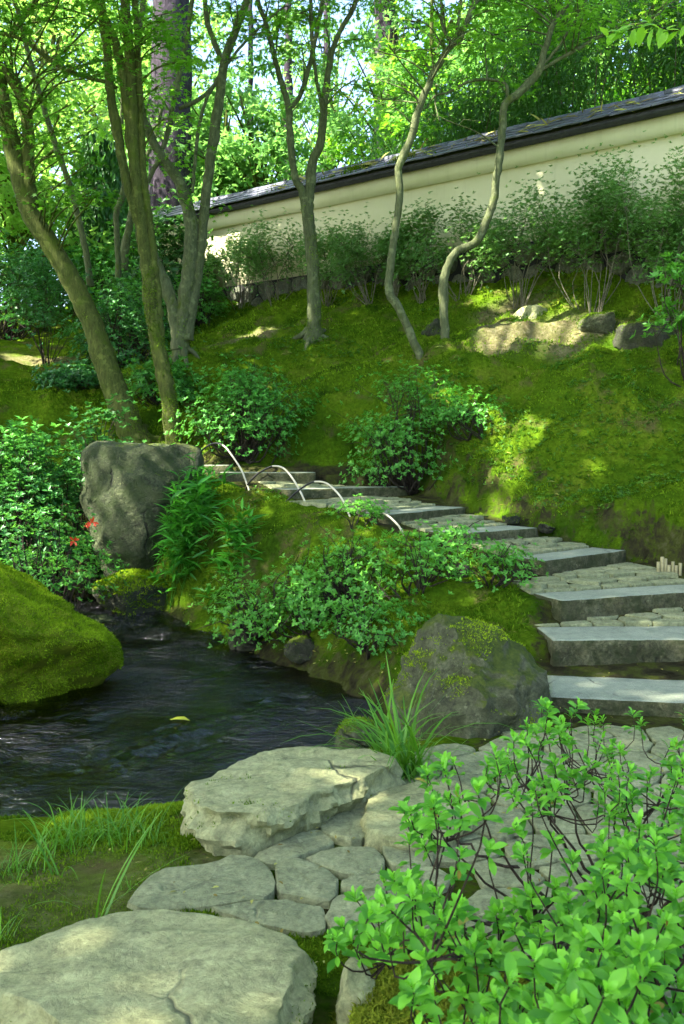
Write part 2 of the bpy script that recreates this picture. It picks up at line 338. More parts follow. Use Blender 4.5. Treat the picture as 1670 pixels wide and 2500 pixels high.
def mat_ground():
    m, t, ns, ls = new_mat('moss_ground'); P = ns.new('ShaderNodeNewGeometry').outputs['Position']
    a = noise_n(ns, ls, P, 1.5, 7, .68, .4); r = ramp(ns, [(.27, (.014, .034, .004)), (.42, (.042, .092, .005)), (.56, (.080, .142, .007)), (.72, (.132, .168, .016))]); ls.new(a.outputs[0], r.inputs[0])
    b = noise_n(ns, ls, P, 26, 5, .7); rb = ramp(ns, [(.3, (.5, .5, .5)), (.65, (1.2, 1.2, 1.1))]); ls.new(b.outputs[0], rb.inputs[0])
    c = mixc(ns, ls, 1.0, r.outputs[0], rb.outputs[0], 'MULTIPLY')
    br = noise_n(ns, ls, P, 2.3, 5, .65); rbr = ramp(ns, [(.54, (0, 0, 0)), (.66, (1, 1, 1))]); ls.new(br.outputs[0], rbr.inputs[0])
    c = mixc(ns, ls, mixc(ns, ls, .75, (0, 0, 0), rbr.outputs[0]), c, (.105, .080, .034))
    s = noise_n(ns, ls, P, 7, 7, .7, .3); rs = ramp(ns, [(.3, (.014, .013, .007)), (.46, (.036, .034, .016)), (.56, (.050, .062, .012)), (.72, (.095, .085, .045))]); ls.new(s.outputs[0], rs.inputs[0])
    at = ns.new('ShaderNodeAttribute'); at.attribute_name = 'soil'
    ad = ns.new('ShaderNodeMath'); ad.operation = 'ADD'; ls.new(at.outputs['Fac'], ad.inputs[0])
    sb = ns.new('ShaderNodeMath'); sb.operation = 'MULTIPLY_ADD'; ls.new(b.outputs[0], sb.inputs[0]); sb.inputs[1].default_value = 1.2; sb.inputs[2].default_value = -.6
    sb2 = ns.new('ShaderNodeMath'); sb2.operation = 'MULTIPLY_ADD'; ls.new(br.outputs[0], sb2.inputs[0]); sb2.inputs[1].default_value = 1.6; ls.new(sb.outputs[0], sb2.inputs[2])
    sb3 = ns.new('ShaderNodeMath'); sb3.operation = 'ADD'; ls.new(sb2.outputs[0], sb3.inputs[0]); sb3.inputs[1].default_value = -.8
    ls.new(sb3.outputs[0], ad.inputs[1]); rm = ramp(ns, [(.38, (0, 0, 0)), (.62, (1, 1, 1))]); ls.new(ad.outputs[0], rm.inputs[0])
    c = mixc(ns, ls, rm.outputs[0], c, rs.outputs[0])
    ad2 = ns.new('ShaderNodeAttribute'); ad2.attribute_name = 'dry'; dn = noise_n(ns, ls, P, 17, 6, .7); rd = ramp(ns, [(.3, (.075, .062, .028)), (.5, (.15, .128, .060)), (.7, (.27, .235, .130))]); ls.new(dn.outputs[0], rd.inputs[0]); c = mixc(ns, ls, ad2.outputs['Fac'], c, rd.outputs[0])  # tan colour for painted sun patches and the brownish near bank
    k = noise_n(ns, ls, P, 38, 8, .75); finish(t, ns, ls, c, 1.0, k.outputs[0], .9, .04, .0); return m
M_GROUND = mat_ground()
ground = mesh_np('ground', gV, gQ, M_GROUND, attrs={'soil': soil.ravel(), 'dry': .8 * sunlit_dry_at(gX, gY).ravel()}); ground['kind'] = 'structure'  # dry carries the painted sun patches as well as the browner bank

# water
def mat_water():
    m, t, ns, ls = new_mat('stream_water'); P = ns.new('ShaderNodeNewGeometry').outputs['Position']
    mp = ns.new('ShaderNodeMapping'); mp.inputs['Rotation'].default_value = (0, 0, math.radians(-38)); mp.inputs['Scale'].default_value = (1, 2.6, 1); ls.new(P, mp.inputs[0])
    a = noise_n(ns, ls, mp.outputs[0], 4.2, 5, .6, 1.4); b = noise_n(ns, ls, mp.outputs[0], 17, 3, .6, .8)
    c2 = noise_n(ns, ls, P, 1.1, 2, .5); rc = ramp(ns, [(.36, (.12, .12, .12)), (.62, (1, 1, 1))]); ls.new(c2.outputs[0], rc.inputs[0])
    mm = ns.new('ShaderNodeMath'); mm.operation = 'MULTIPLY_ADD'; ls.new(b.outputs[0], mm.inputs[0]); mm.inputs[1].default_value = .32; ls.new(a.outputs[0], mm.inputs[2])
    ml = ns.new('ShaderNodeMath'); ml.operation = 'MULTIPLY'; ls.new(mm.outputs[0], ml.inputs[0]); ls.new(rc.outputs[0], ml.inputs[1])
    bp = ns.new('ShaderNodeBump'); bp.inputs['Strength'].default_value = 1.0; bp.inputs['Distance'].default_value = .058; ls.new(ml.outputs[0], bp.inputs['Height'])
    fr = ns.new('ShaderNodeFresnel'); fr.inputs[0].default_value = 1.75; ls.new(bp.outputs[0], fr.inputs['Normal'])
    g = ns.new('ShaderNodeBsdfGlossy'); g.inputs['Roughness'].default_value = .09; ls.new(bp.outputs[0], g.inputs['Normal'])
    tr = ns.new('ShaderNodeBsdfTransparent'); tr.inputs[0].default_value = (.30, .24, .14, 1)
    mx = ns.new('ShaderNodeMixShader'); ls.new(fr.outputs[0], mx.inputs[0]); ls.new(tr.outputs[0], mx.inputs[1]); ls.new(g.outputs[0], mx.inputs[2])
    o = ns.new('ShaderNodeOutputMaterial'); ls.new(mx.outputs[0], o.inputs[0]); return m
wx, wy = np.meshgrid(np.arange(-4.4, .61, .028), np.arange(4.6, 13.4, .028)); wsd = poly_sdf(wx, wy, STREAM)
P3 = np.c_[wx.ravel(), wy.ravel(), 0 * wx.ravel()]
wv = np.c_[P3[:, :2], water_z(wy).ravel() + (.05 + .35 * sstep(.05, .5, fbm(P3 * np.array((1.0, 1.0, 1)), 3, 74)) + 1.0 * sstep(-.5, .3, fbm(P3 * 2.3, 2, 79)) * np.exp(-np.min([np.hypot(P3[:, 0] - q0, (P3[:, 1] - q1) * .8) for q0, q1 in ((-1.6, 8.8), (-1.0, 8.3), (-.55, 7.7), (-.35, 7.1), (-.6, 6.6), (-1.0, 6.2), (-1.3, 5.7))], axis=0) ** 2 / .14)) * (.030 * fbm(np.c_[P3[:, 0] * .62 + P3[:, 1] * .78, (P3[:, 1] * .62 - P3[:, 0] * .78) * 2.6, P3[:, 2]] * 4.2 + .5 * fbm(P3 * 2, 2, 73)[:, None], 3, 71, .55))]; wi = np.arange(wx.size).reshape(wx.shape)
wq = np.stack([wi[:-1, :-1], wi[:-1, 1:], wi[1:, 1:], wi[1:, :-1]], -1).reshape(-1, 4); keep = (wsd.ravel()[wq] < .38).all(axis=1)
used = np.unique(wq[keep]); remap = np.full(len(wv), -1); remap[used] = np.arange(len(used))
water = mesh_np('stream_water', wv[used], remap[wq[keep]], mat_water()); water['kind'] = 'structure'

# ------------------------------------------------------------------ stones
M_SLAB = mat_stone('slab_stone', (.180,.178,.110), (.265,.258,.156), (.350,.332,.215), 2.4, (.11,.14,.05), .34)
M_FLAG = mat_stone('flag_stone', (.165,.170,.110), (.225,.228,.152), (.295,.288,.20), 3.2, (.10,.125,.045), .30)
M_STEP = mat_stone('step_granite', (.155,.165,.158), (.200,.210,.200), (.25,.256,.242), 2.0, (.12,.14,.09), .36, .6, .12, 90, mott=.35)
M_STEPF = mat_stone('step_rough_face', (.085,.078,.046), (.145,.135,.082), (.22,.205,.14), 5.0, (.065,.080,.022), .48, 0, 1.0, mott=1.0)
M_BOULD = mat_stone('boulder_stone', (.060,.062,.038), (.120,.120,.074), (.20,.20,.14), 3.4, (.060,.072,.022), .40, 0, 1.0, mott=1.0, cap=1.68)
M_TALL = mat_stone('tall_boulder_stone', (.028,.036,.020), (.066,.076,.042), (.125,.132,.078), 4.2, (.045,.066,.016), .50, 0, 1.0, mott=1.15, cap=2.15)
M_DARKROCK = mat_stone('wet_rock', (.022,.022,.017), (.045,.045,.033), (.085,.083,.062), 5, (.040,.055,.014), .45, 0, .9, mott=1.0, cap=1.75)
M_WALLSTONE = mat_stone('foundation_stone', (.065,.067,.060), (.115,.117,.104), (.18,.178,.155), 4, (.040,.050,.022), .34, 0, .8)
M_MOSSROCK = mat_plain('moss_coat', (.060,.100,.005), (.185,.225,.012), 9, .95, 1.0, .1)
M_MOSS = mat_leaf('moss_blades', (.020,.050,.005), (.200,.250,.030), (.24,.29,.03), .3, .9, .0)
M_MOSSB = mat_leaf('bright_moss_blades', (.075,.120,.008), (.38,.40,.040), (.44,.48,.05), .3, .9, .0)
M_MOSSY = mat_leaf('moss_blades_yellow', (.085,.082,.012), (.24,.215,.035), (.28,.26,.03), .3, .8, .1)

def resample(poly, n):
    P = np.asarray(poly, float); Q = np.concatenate([P, P[:1]]); L = np.concatenate([[0], np.cumsum(np.linalg.norm(np.diff(Q, axis=0), axis=1))])
    s = np.linspace(0, L[-1], n, endpoint=False); return np.stack([np.interp(s, L, Q[:, k]) for k in range(P.shape[1])], 1)
def round_poly(poly, n, it=2):
    P = np.asarray(poly, float)
    for _ in range(it): Q = np.roll(P, -1, axis=0); P = np.stack([P * .75 + Q * .25, P * .25 + Q * .75], 1).reshape(-1, P.shape[1])
    return resample(P, n)

def slab_mesh(px, ztop, thick, n=110, rough=.02, seed=0, flare=.05, dip=.0, tilt=(0, 0)):
    """a flat stone: its top outline given in the picture at height ztop, its sides rough"""
    O = np.array([WZ(u, v, ztop) for u, v in px])[:, :2]; O = round_poly(O, n, 2); c = O.mean(axis=0); O = c + (O - c) * 1.025
    O = c + (O - c) * (1 + .028 * fbm(np.c_[O * 6, np.zeros(n)], 3, seed))[:, None]
    fr = [.0001, .06, .12, .18, .25, .32, .4, .47, .55, .62, .7, .76, .82, .87, .91, .945, .972, .992, 1.0, 1.004] + [1.004 + flare * x for x in (.1, .25, .4, .55, .7, .85, 1.0, .9)]
    dz = [0] * 16 + [-.001, -.004, -.012, -.028] + [-.045, -.065, -.085, -.105, -.13, -.16, -.20, -max(thick, .22)]
    V = []
    for f, z in zip(fr, dz):
        q = c + (O - c) * f; h = z
        V.append(np.c_[q, np.full(n, ztop + h)])
    V = np.concatenate(V); V[:, 2] += (V[:, 0] - c[0]) * tilt[0] + (V[:, 1] - c[1]) * tilt[1]
    k = np.repeat(np.arange(len(fr)), n); side = np.clip((k - 16) / 4, 0, 1)
    N = np.c_[nrm(V[:, :2] - c), np.zeros(len(V))]
    V += N * (side * (rough * 1.7 * (ridged(V * np.array((4.5, 4.5, 7)), 5, seed + 3) - .7) + rough * .5 * fbm(V * 26, 3, seed + 4)))[:, None]
    V[:, 2] += (1 - side) * (rough * .55 * fbm(V * 3.2, 4, seed + 7) + rough * .28 * ridged(V * np.array((2, 9, 1)), 3, seed + 11))
    m = len(fr); i = np.arange(m - 1)[:, None] * n; j = np.arange(n)[None]; jn = (j + 1) % n
    return V, np.stack([i + j, i + n + j, i + n + jn, i + jn], -1).reshape(-1, 4)

def rock_mesh(px, d, depth, n=72, m=44, p=.62, seed=0, amp=.05, cuts=10, fall=.62):
    """a boulder: its outline in the picture gives width and height at distance d; depth metres through, rough and faceted"""
    dc = d - .17 * depth; O = round_poly(np.array([W(u, v, dc)[[0, 2]] for u, v in px]), 160, 2); lo, hi = O.min(axis=0), O.max(axis=0)
    c = np.array(((lo[0] + hi[0]) / 2, lo[1] + (hi[1] - lo[1]) * .42)); I, T = ico(5 if n > 60 else 4); th = np.arctan2(I[:, 2], I[:, 0])
    q = O - c; ta = np.arctan2(q[:, 1], q[:, 0]); o = np.argsort(ta); rad = np.interp(th, ta[o], np.hypot(q[:, 0], q[:, 1])[o], period=2 * np.pi)
    sn = np.hypot(I[:, 0], I[:, 2]); cs = I[:, 1]; s = sn ** p; yy = np.sign(cs) * np.abs(cs) ** (p + .15)
    V = np.c_[c[0] + np.cos(th) * rad * s, d + depth / 2 * yy, c[1] + np.sin(th) * rad * s]; C = np.array((c[0], d, c[1])); rng = np.random.default_rng(seed); size = (hi - lo).mean()
    for _ in range(cuts):
        nv = nrm(np.array((rng.normal() * .8, -abs(rng.normal()) - .25, rng.normal() * .6))); q = (V - C) @ nv; h = q.max() * rng.uniform(fall, .93)
        V = V - np.maximum(q - h, 0)[:, None] * .88 * nv
    N = nrm(V - C); V = V + N * (amp * fbm(V * (2.2 / size), 3, seed) + amp * .6 * (ridged(V * (5 / size), 4, seed + 5) - .8) + amp * .22 * (ridged(V * (19 / size), 3, seed + 9) - .6))[:, None] * size
    return V, np.zeros((0, 4), int), T
_ico = {}
def ico(k):
    if k not in _ico:
        bm = bmesh.new(); bmesh.ops.create_icosphere(bm, subdivisions=k, radius=1); _ico[k] = (np.array([v.co for v in bm.verts]), np.array([[v.index for v in f.verts] for f in bm.faces])); bm.free()
    return _ico[k]
def to_tris(Q, T=None):
    Q = np.asarray(Q); r = [Q[:, [0, 1, 2]], Q[:, [0, 2, 3]]] + ([T] if T is not None else []); return np.concatenate(r)

# templates: a leaf or blade of length 1 along +y, facing +z
def T_diamond(wd, fold=.06, droop=.0): return np.array([(0,0,0),(-wd/2,.5,fold),(0,1,-droop),(wd/2,.5,fold)]), np.array([(0,3,2),(0,2,1)])
def T_ribbon(rows, widths, zs, fold=0.0):
    V, T = [], []
    for y, wd, z in zip(rows, widths, zs): V += [(-wd, y, z + fold * wd), (0, y, z), (wd, y, z + fold * wd)]
    for i in range(len(rows) - 1):
        a = i * 3
        for k in (0, 1): T += [(a + k, a + k + 1, a + k + 4), (a + k, a + k + 4, a + k + 3)]
    return np.array(V), np.array(T)
def T_blade(bend, wd=.035, seg=4):
    y, z, V, T, a = 0., 0., [], [], 0.
    for i in range(seg + 1):
        k = i / seg; ww = wd * (1 - k ** 2.2) + .002; V += [(-ww, y, z), (ww, y, z)]
        a = bend * k; y += math.cos(a) / seg; z -= math.sin(a) / seg
    for i in range(seg): b = 2 * i; T += [(b, b + 1, b + 3), (b, b + 3, b + 2)]
    return np.array(V), np.array(T)
def T_maple(lobes=5):
    an = np.radians({5: [-105, -52, 0, 52, 105], 7: [-128, -85, -42, 0, 42, 85, 128], 3: [-60, 0, 60]}[lobes]); ln = {5: [.55,.85,1,.85,.55], 7: [.4,.68,.92,1,.92,.68,.4], 3: [.8,1,.8]}[lobes]
    V = [(0, .0, 0)]; T = []; h = (an[1] - an[0]) / 2
    V.append((.28 * math.sin(an[0] - h), .28 * math.cos(an[0] - h), 0))
    for a, l in zip(an, ln):
        b = len(V); V += [(l * math.sin(a), l * math.cos(a), -.14 * l), (.34 * math.sin(a + h), .34 * math.cos(a + h), 0)]; T += [(0, b, b - 1), (0, b + 1, b)]
    return np.array(V), np.array(T)
def scatter(tpls, pos, dirs, ups, size, rnd, pick=None):
    """copies of leaf templates set at pos, pointing along dirs -> arrays for one mesh"""
    if not isinstance(tpls, list): tpls = [tpls]
    n = len(pos); pick = np.zeros(n, int) if pick is None else pick; VV, TT, RR, off = [], [], [], 0
    d = nrm(dirs); r = nrm(np.cross(d, ups)); u = np.cross(r, d); size = np.broadcast_to(np.asarray(size, float), (n,))
    for k, (tv, tf) in enumerate(tpls):
        s = np.where(pick == k)[0]
        if not len(s): continue
        V = pos[s, None, :] + size[s, None, None] * (tv[None, :, 0, None] * r[s, None, :] + tv[None, :, 1, None] * d[s, None, :] + tv[None, :, 2, None] * u[s, None, :])
        VV.append(V.reshape(-1, 3)); TT.append((tf[None] + (np.arange(len(s)) * len(tv))[:, None, None]).reshape(-1, 3) + off); RR.append(np.repeat(rnd[s], len(tv))); off += len(s) * len(tv)
    return np.concatenate(VV), np.concatenate(TT), np.concatenate(RR)
def scatter_obj(name, mat, parent, *a, **k):
    V, T, R = scatter(*a, **k); o = mesh_np(name, V, T, mat, parent, smooth=False, attrs={'rnd': R}); return o

BLADES = [T_blade(b, .16, 2) for b in (.25, .7, 1.1)]
def moss_on(V, T, n, rng, parent, mat=None, upmin=.25, hgt=.022, mask=None, name='moss'):
    P, N = surf_sample(V, T, n, rng); k = N[:, 2] + .35 * fbm(P * 5, 3, 77) > upmin
    if mask is not None: k &= mask(P)
    P, N = P[k], N[k]; m = len(P)
    D = nrm(N * .8 + np.array((0, 0, .25)) + rng.normal(size=(m, 3)) * .55)
    rnd = np.clip(.5 + .5 * fbm(P * 4.5, 3, 5) + rng.normal(size=m) * .26, 0, 1)
    o = scatter_obj(name, mat or M_MOSS, parent, BLADES, P - N * .004, D, rng.normal(size=(m, 3)), hgt * rng.uniform(.6, 1.5, m), rnd, pick=rng.integers(0, 3, m)); o['kind'] = 'stuff'; return o

def rock(name, label, px, d, depth, mat, moss=0, cat='rock', group=None, mossargs=None, **k):
    V, Q, T = rock_mesh(px, d, depth, **k)
    o = thing(name, label, cat, group); mesh_np('stone', V, [T], mat, o, sharp=48)
    if moss: moss_on(V, to_tris(Q, T), moss, np.random.default_rng(k.get('seed', 0)), o, **(mossargs or {}))
    return o
def slab(name, label, px, z, thick, mat, moss=0, mossargs=None, cat='stone slab', **k):
    V, Q = slab_mesh(px, z, thick, **k); o = thing(name, label, cat); mesh_np('stone', V, Q, mat, o, sharp=38)
    if moss: moss_on(V, to_tris(Q), moss, np.random.default_rng(5), o, **(mossargs or {}))
    return o

slab('stone_slab', 'broad flat grey slab with a long crack, nearest the camera at the stream side of the path',
     [(-60,2345),(0,2327),(106,2292),(186,2258),(320,2222),(426,2218),(532,2236),(612,2247),(682,2290),(752,2324),(715,2365),(690,2440),(640,2560),(560,2640),(300,2640),(190,2540),(80,2452),(-20,2410),(-90,2380)],
     .14, .24, M_SLAB, 6000, dict(upmin=.1, hgt=.012, mask=lambda P: (fbm(P * 4, 3, 6) > .1) & (P[:, 2] < .10)), n=190, rough=.026, seed=3)
slab('stone_slab', 'thick flat slab with a sunlit patch, between the stream and the paving',
     [(469,1935),(474,1903),(532,1885),(628,1842),(708,1830),(835,1837),(925,1842),(968,1863),(920,1887),(835,1917),(745,1946),(703,1967),(586,1994),(500,1975)],
     .15, .26, M_SLAB, 5000, dict(upmin=.3, hgt=.014, mask=lambda P: (fbm(P * 4, 3, 6) > .25) & (P[:, 2] < .15)), n=170, rough=.03, seed=9, tilt=(.01, .0), flare=.03)
slab('stone_slab', 'rough low slab between the thick flat slab and the azalea, pale and partly sunlit',
     [(890,1985),(905,1945),(960,1925),(1060,1905),(1140,1912),(1175,1945),(1165,1990),(1120,2030),(1040,2052),(950,2045),(905,2025)],
     .06, .14, M_SLAB, n=100, rough=.022, seed=14)
rock('boulder', 'grey boulder with moss patches on its top, between the stream and the lowest steps',
     [(930,1760),(945,1690),(975,1620),(1030,1555),(1075,1522),(1130,1535),(1210,1562),(1285,1600),(1330,1640),(1347,1690),(1335,1760),(1310,1830),(1200,1875),(1020,1870)],
     5.75, .95, M_BOULD, 30000, n=110, m=64, p=.6, seed=11, amp=.05, cuts=11, mossargs=dict(upmin=.45, hgt=.015, mat=M_MOSSB, mask=lambda P: fbm(P * 3.4, 3, 4) > -.12))
rock('boulder', 'large boulder wholly covered in bright green moss at the stream edge',
     [(-330,1560),(-260,1445),(-170,1372),(-80,1378),(-20,1405),(55,1455),(140,1530),(205,1582),(238,1620),(245,1655),(238,1692),(170,1738),(60,1770),(-200,1790),(-330,1700)],
     7.3, 1.5, M_MOSSROCK, 150000, n=90, m=50, p=.62, seed=21, amp=.05, cuts=6, mossargs=dict(upmin=-.8, hgt=.019, mat=M_MOSSB))
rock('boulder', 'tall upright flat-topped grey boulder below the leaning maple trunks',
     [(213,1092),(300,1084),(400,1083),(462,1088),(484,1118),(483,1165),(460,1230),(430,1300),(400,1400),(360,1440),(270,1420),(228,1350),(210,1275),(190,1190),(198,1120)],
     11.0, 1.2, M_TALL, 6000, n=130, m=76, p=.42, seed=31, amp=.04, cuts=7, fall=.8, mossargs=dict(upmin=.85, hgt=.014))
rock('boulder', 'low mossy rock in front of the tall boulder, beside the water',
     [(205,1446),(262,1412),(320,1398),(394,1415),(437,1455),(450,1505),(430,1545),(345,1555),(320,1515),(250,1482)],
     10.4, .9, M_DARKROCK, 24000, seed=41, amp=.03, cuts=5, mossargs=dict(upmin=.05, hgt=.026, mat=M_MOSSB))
for i, (lb, px, d, dp, mt, ms) in enumerate([
    ('small square dark rock at the stream bank under the azalea', [(556,1580),(560,1530),(590,1516),(640,1520),(650,1550),(640,1590),(590,1600)], 8.95, .3, M_DARKROCK, 900),
    ('dark wet rock by the bend of the stream bank', [(690,1605),(700,1565),(740,1556),(775,1570),(780,1605),(735,1622)], 8.2, .25, M_DARKROCK, 600),
    ('pale wet stone in the little cascade behind the moss boulder', [(185,1560),(190,1515),(225,1502),(275,1512),(290,1548),(250,1580)], 9.9, .5, M_TALL, 0),
    ('rough rock at the water end of the thick flat slab, beside the sedge', [(815,1850),(822,1795),(860,1765),(915,1770),(935,1820),(925,1870)], 5.65, .4, M_BOULD, 1500),
    ('rounded grey stone below the fourth step from the bottom', [(1215,1470),(1222,1428),(1255,1420),(1292,1428),(1300,1460),(1290,1490),(1240,1495)], 7.95, .28, M_BOULD, 300),
    ('pale sunlit stone in the moss slope below the wall', [(1250,800),(1258,758),(1285,744),(1335,746),(1352,775),(1348,808),(1300,815)], 14.0, .5, M_SLAB, 500),
    ('mossy wedge stone on the slope, next to the pale sunlit stone', [(1405,800),(1425,772),(1470,757),(1518,757),(1520,800),(1500,830),(1440,830)], 13.4, .7, M_BOULD, 5000),
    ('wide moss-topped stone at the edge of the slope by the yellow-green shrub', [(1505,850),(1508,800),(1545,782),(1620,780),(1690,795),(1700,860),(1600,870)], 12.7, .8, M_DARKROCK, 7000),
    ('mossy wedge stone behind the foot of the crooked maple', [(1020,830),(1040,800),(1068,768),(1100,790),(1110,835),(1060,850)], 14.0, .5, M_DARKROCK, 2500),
    ('grey rock corner at the bottom edge beside the curly moss cushion', [(812,2540),(828,2430),(850,2385),(890,2390),(925,2440),(940,2560),(860,2620)], 2.72, .26, M_SLAB, 0),
    ('dark rock in the hollow of the far moss bank beyond the leaning trunk', [(60,980),(68,955),(110,946),(150,952),(160,975),(120,990)], 14.6, .5, M_DARKROCK, 800),
    ('small dark rock among ferns at the foot of the bank', [(1000,1640),(1010,1600),(1045,1590),(1075,1600),(1080,1640)], 6.9, .25, M_DARKROCK, 500)]):
    rock('rock', lb, px, d, dp, mt, ms, n=40, m=26, seed=60 + i, amp=.05, cuts=7, mossargs=dict(upmin=.45, hgt=.02))

rngb = np.random.default_rng(88)
for i, (u, v, wd) in enumerate([(1175,1268,34),(1255,1270,40),(1335,1290,34)]):
    lbs = ['rock in the dirt bank just above the sixth step', 'rock at the bank edge above the fifth step', 'broad rock in the bank over the fifth step end', 'small rock high in the bank', 'big dark rock in the middle of the dirt bank', 'pale rock under the moss fringe', 'large rock low in the bank above the stakes', 'rock in the bank at the picture edge', 'rock at the bank foot behind the fourth step', 'rock beside the bamboo stakes in the bank', 'low rock at the bank foot', 'mossy rock at the near end of the bank top']
    a = np.linspace(0, 2 * np.pi, 9, endpoint=False); r = 1 + .22 * rngb.normal(size=9); px = [(u + math.cos(t) * wd * .55 * q, v + math.sin(t) * wd * .36 * q) for t, q in zip(a, r)]
    rock('rock', lbs[i], px, {0: 10.35, 1: 9.95, 2: 9.7, 11: 10.5}.get(i, 9.2), .28, M_DARKROCK, 500, n=30, m=18, seed=120 + i, amp=.07, cuts=8, mossargs=dict(upmin=.5, hgt=.02), group='rocks in the dirt bank')

# ------------------------------------------------------------------ step blocks
def step_block(h, c, r, dp, i, label):
    c, r = np.array(c), np.array(r); L = np.linalg.norm(r - c); e = (r - c) / L; nn = np.array((-e[1], e[0])); th = .30
    na, nb, nc = max(12, int(L / .035)), 12, 9
    bm = bmesh.new(); bmesh.ops.create_cube(bm, size=1)
    me = bpy.data.meshes.new('t')
    V, Q, M = [], [], []
    def face(fn, a, b, mi):
        o = sum(len(v) for v in V); g = np.array([[fn(i_ / a, j_ / b) for i_ in range(a + 1)] for j_ in range(b + 1)]).reshape(-1, 3); V.append(g)
        k = np.arange((a + 1) * (b + 1)).reshape(b + 1, a + 1) + o; q = np.stack([k[:-1, :-1], k[:-1, 1:], k[1:, 1:], k[1:, :-1]], -1).reshape(-1, 4); Q.append(q); M.append(np.full(len(q), mi))
    bm.free(); bpy.data.meshes.remove(me)
    face(lambda a, b: (a, b, 1), na, nb, 0); face(lambda a, b: (a, 0, b), na, nc, 1); face(lambda a, b: (1, a, b), nb, nc, 1); face(lambda a, b: (0, 1 - a, b), nb, nc, 1); face(lambda a, b: (1 - a, 1, b), na, nc, 1)
    V = np.concatenate(V); Q = np.concatenate(Q); M = np.concatenate(M); loc = V.copy()
    X = np.c_[c + np.outer(V[:, 0] * L, e) + np.outer(V[:, 1] * dp, nn), h - th * (1 - V[:, 2])]
    ed = np.minimum.reduce([loc[:, 0] * L, (1 - loc[:, 0]) * L, loc[:, 1] * dp, (1 - loc[:, 1]) * dp]); top = loc[:, 2] > .999
    out = np.c_[(loc[:, :1] - .5) * L * e + (loc[:, 1:2] - .5) * dp * nn, np.zeros((len(V), 1))]
    dirn = np.zeros_like(X); s = (loc[:, 1] < .001); dirn[s] -= np.r_[nn, 0]; s = (loc[:, 1] > .999); dirn[s] += np.r_[nn, 0]; s = loc[:, 0] > .999; dirn[s] += np.r_[e, 0]; s = loc[:, 0] < .001; dirn[s] -= np.r_[e, 0]
    below = np.clip((h - X[:, 2]) / .05, 0, 1)
    X += nrm(dirn) * (below * (.010 * ridged(X * 7, 3, i) + .008 * fbm(X * 22, 3, i + 4) - .004) + .0015 * fbm(X * 9, 2, i + 6))[:, None]
    X[:, 2] += np.where(top, .003 * fbm(X * 5, 3, i + 2) - .004 * np.exp(-np.maximum(ed, 0) / .010) * (1 + .5 * fbm(X * 14, 2, i + 3)), 0) - np.where((~top) & (below < .01), .004, 0)
    o = mesh_np('stone_step', X, Q, [M_STEP, M_STEPF], smooth=False, matidx=M)
    # weld the shared edges so that no gap opens
    bm = bmesh.new(); bm.from_mesh(o.data); bmesh.ops.remove_doubles(bm, verts=bm.verts, dist=.008); bm.to_mesh(o.data); bm.free()
    return tag(o, label, 'stone step', 'stone steps climbing the slope')
NTH = ['lowest stone step with a wide pale smooth top, beside the boulder with moss patches', 'second stone step from the bottom, long block with a rough brown face',
       'third stone step from the bottom, long block running out of the picture edge', 'fourth stone step from the bottom, deep block seen on its corner',
       'fifth stone step from the bottom, pale wedge of top above the azalea', 'sixth stone step from the bottom, short pale block by the dirt bank',
       'seventh stone step from the bottom, seen behind the third bamboo hoop', 'eighth stone step from the bottom, low block behind the second bamboo hoop',
       'topmost stone step in view, next to the tall flat-topped boulder']
for i, (h, c, r, dp) in enumerate(STEPS): step_block(h, c, r, dp, 90 + i * 10, NTH[i])

# ------------------------------------------------------------------ path of flagstones
path_me = mesh_np('path', np.array([(1.2,4.6,-.03),(2.9,4.6,-.03),(2.9,5.6,-.03),(1.3,5.7,-.03)]), np.array([[0,1,2,3]]), M_GROUND, attrs={'soil': [1,1,1,1]}); path_me['kind'] = 'structure'
def flag(O, z, seed, th=.05, rz=None):
    """one flat paving piece with a worn edge; O is its outline on the ground"""
    rng = np.random.default_rng(seed); O = resample(O, 22) if len(O) < 9 else round_poly(O, 22, 1); O = O * .8 + .1 * (np.roll(O, 1, axis=0) + np.roll(O, -1, axis=0)); n = 22; c = O.mean(axis=0); O = c + (O - c) * (1 + .018 * rng.normal(size=(n, 1))); V = []
    zz = z + rng.normal() * .0025; tx, ty = rng.normal(size=2) * .004
    for f, dz in ((.001, .002), (.55, .001), (.93, .001), (.99, -.004), (1.005, -.02), (1.0, -th)):
        q = c + (O - c) * f; V.append(np.c_[q, zz + dz + (q - c) @ np.array((tx, ty)) + rng.normal(size=n) * .0015])
    m = len(V); V = np.concatenate(V); i = np.arange(m - 1)[:, None] * n; j = np.arange(n)[None]; jn = (j + 1) % n
    return mesh_np('flagstone', V, np.stack([i + j, i + n + j, i + n + jn, i + jn], -1).reshape(-1, 4), M_FLAG, path_me, sharp=35)
hand = [ [(320,2205),(345,2165),(395,2120),(470,2112),(540,2108),(560,2083),(610,2092),(650,2120),(664,2150),(655,2192),(560,2200),(420,2215)],
         [(622,2085),(690,2050),(760,2020),(790,2030),(815,2055),(740,2080),(670,2105)], [(677,2108),(725,2092),(790,2115),(823,2145),(815,2185),(800,2196),(720,2180),(683,2180)],
         [(525,2215),(600,2200),(700,2195),(780,2215),(790,2262),(730,2270),(620,2248)], [(752,2092),(820,2068),(910,2068),(935,2095),(925,2125),(845,2132),(790,2112)],
         [(838,2150),(870,2135),(925,2130),(965,2165),(900,2172),(835,2165)], [(935,2050),(1010,2060),(1060,2075),(1050,2110),(960,2110),(940,2085)],
         [(830,2185),(960,2178),(1060,2170),(1090,2215),(1040,2260),(940,2275),(830,2270),(800,2230)], [(770,1995),(850,1950),(890,1975),(900,2030),(870,2050),(800,2035)],
         [(970,2150),(985,2115),(1060,2118),(1100,2140),(1080,2162)] ]
sites_taken = []
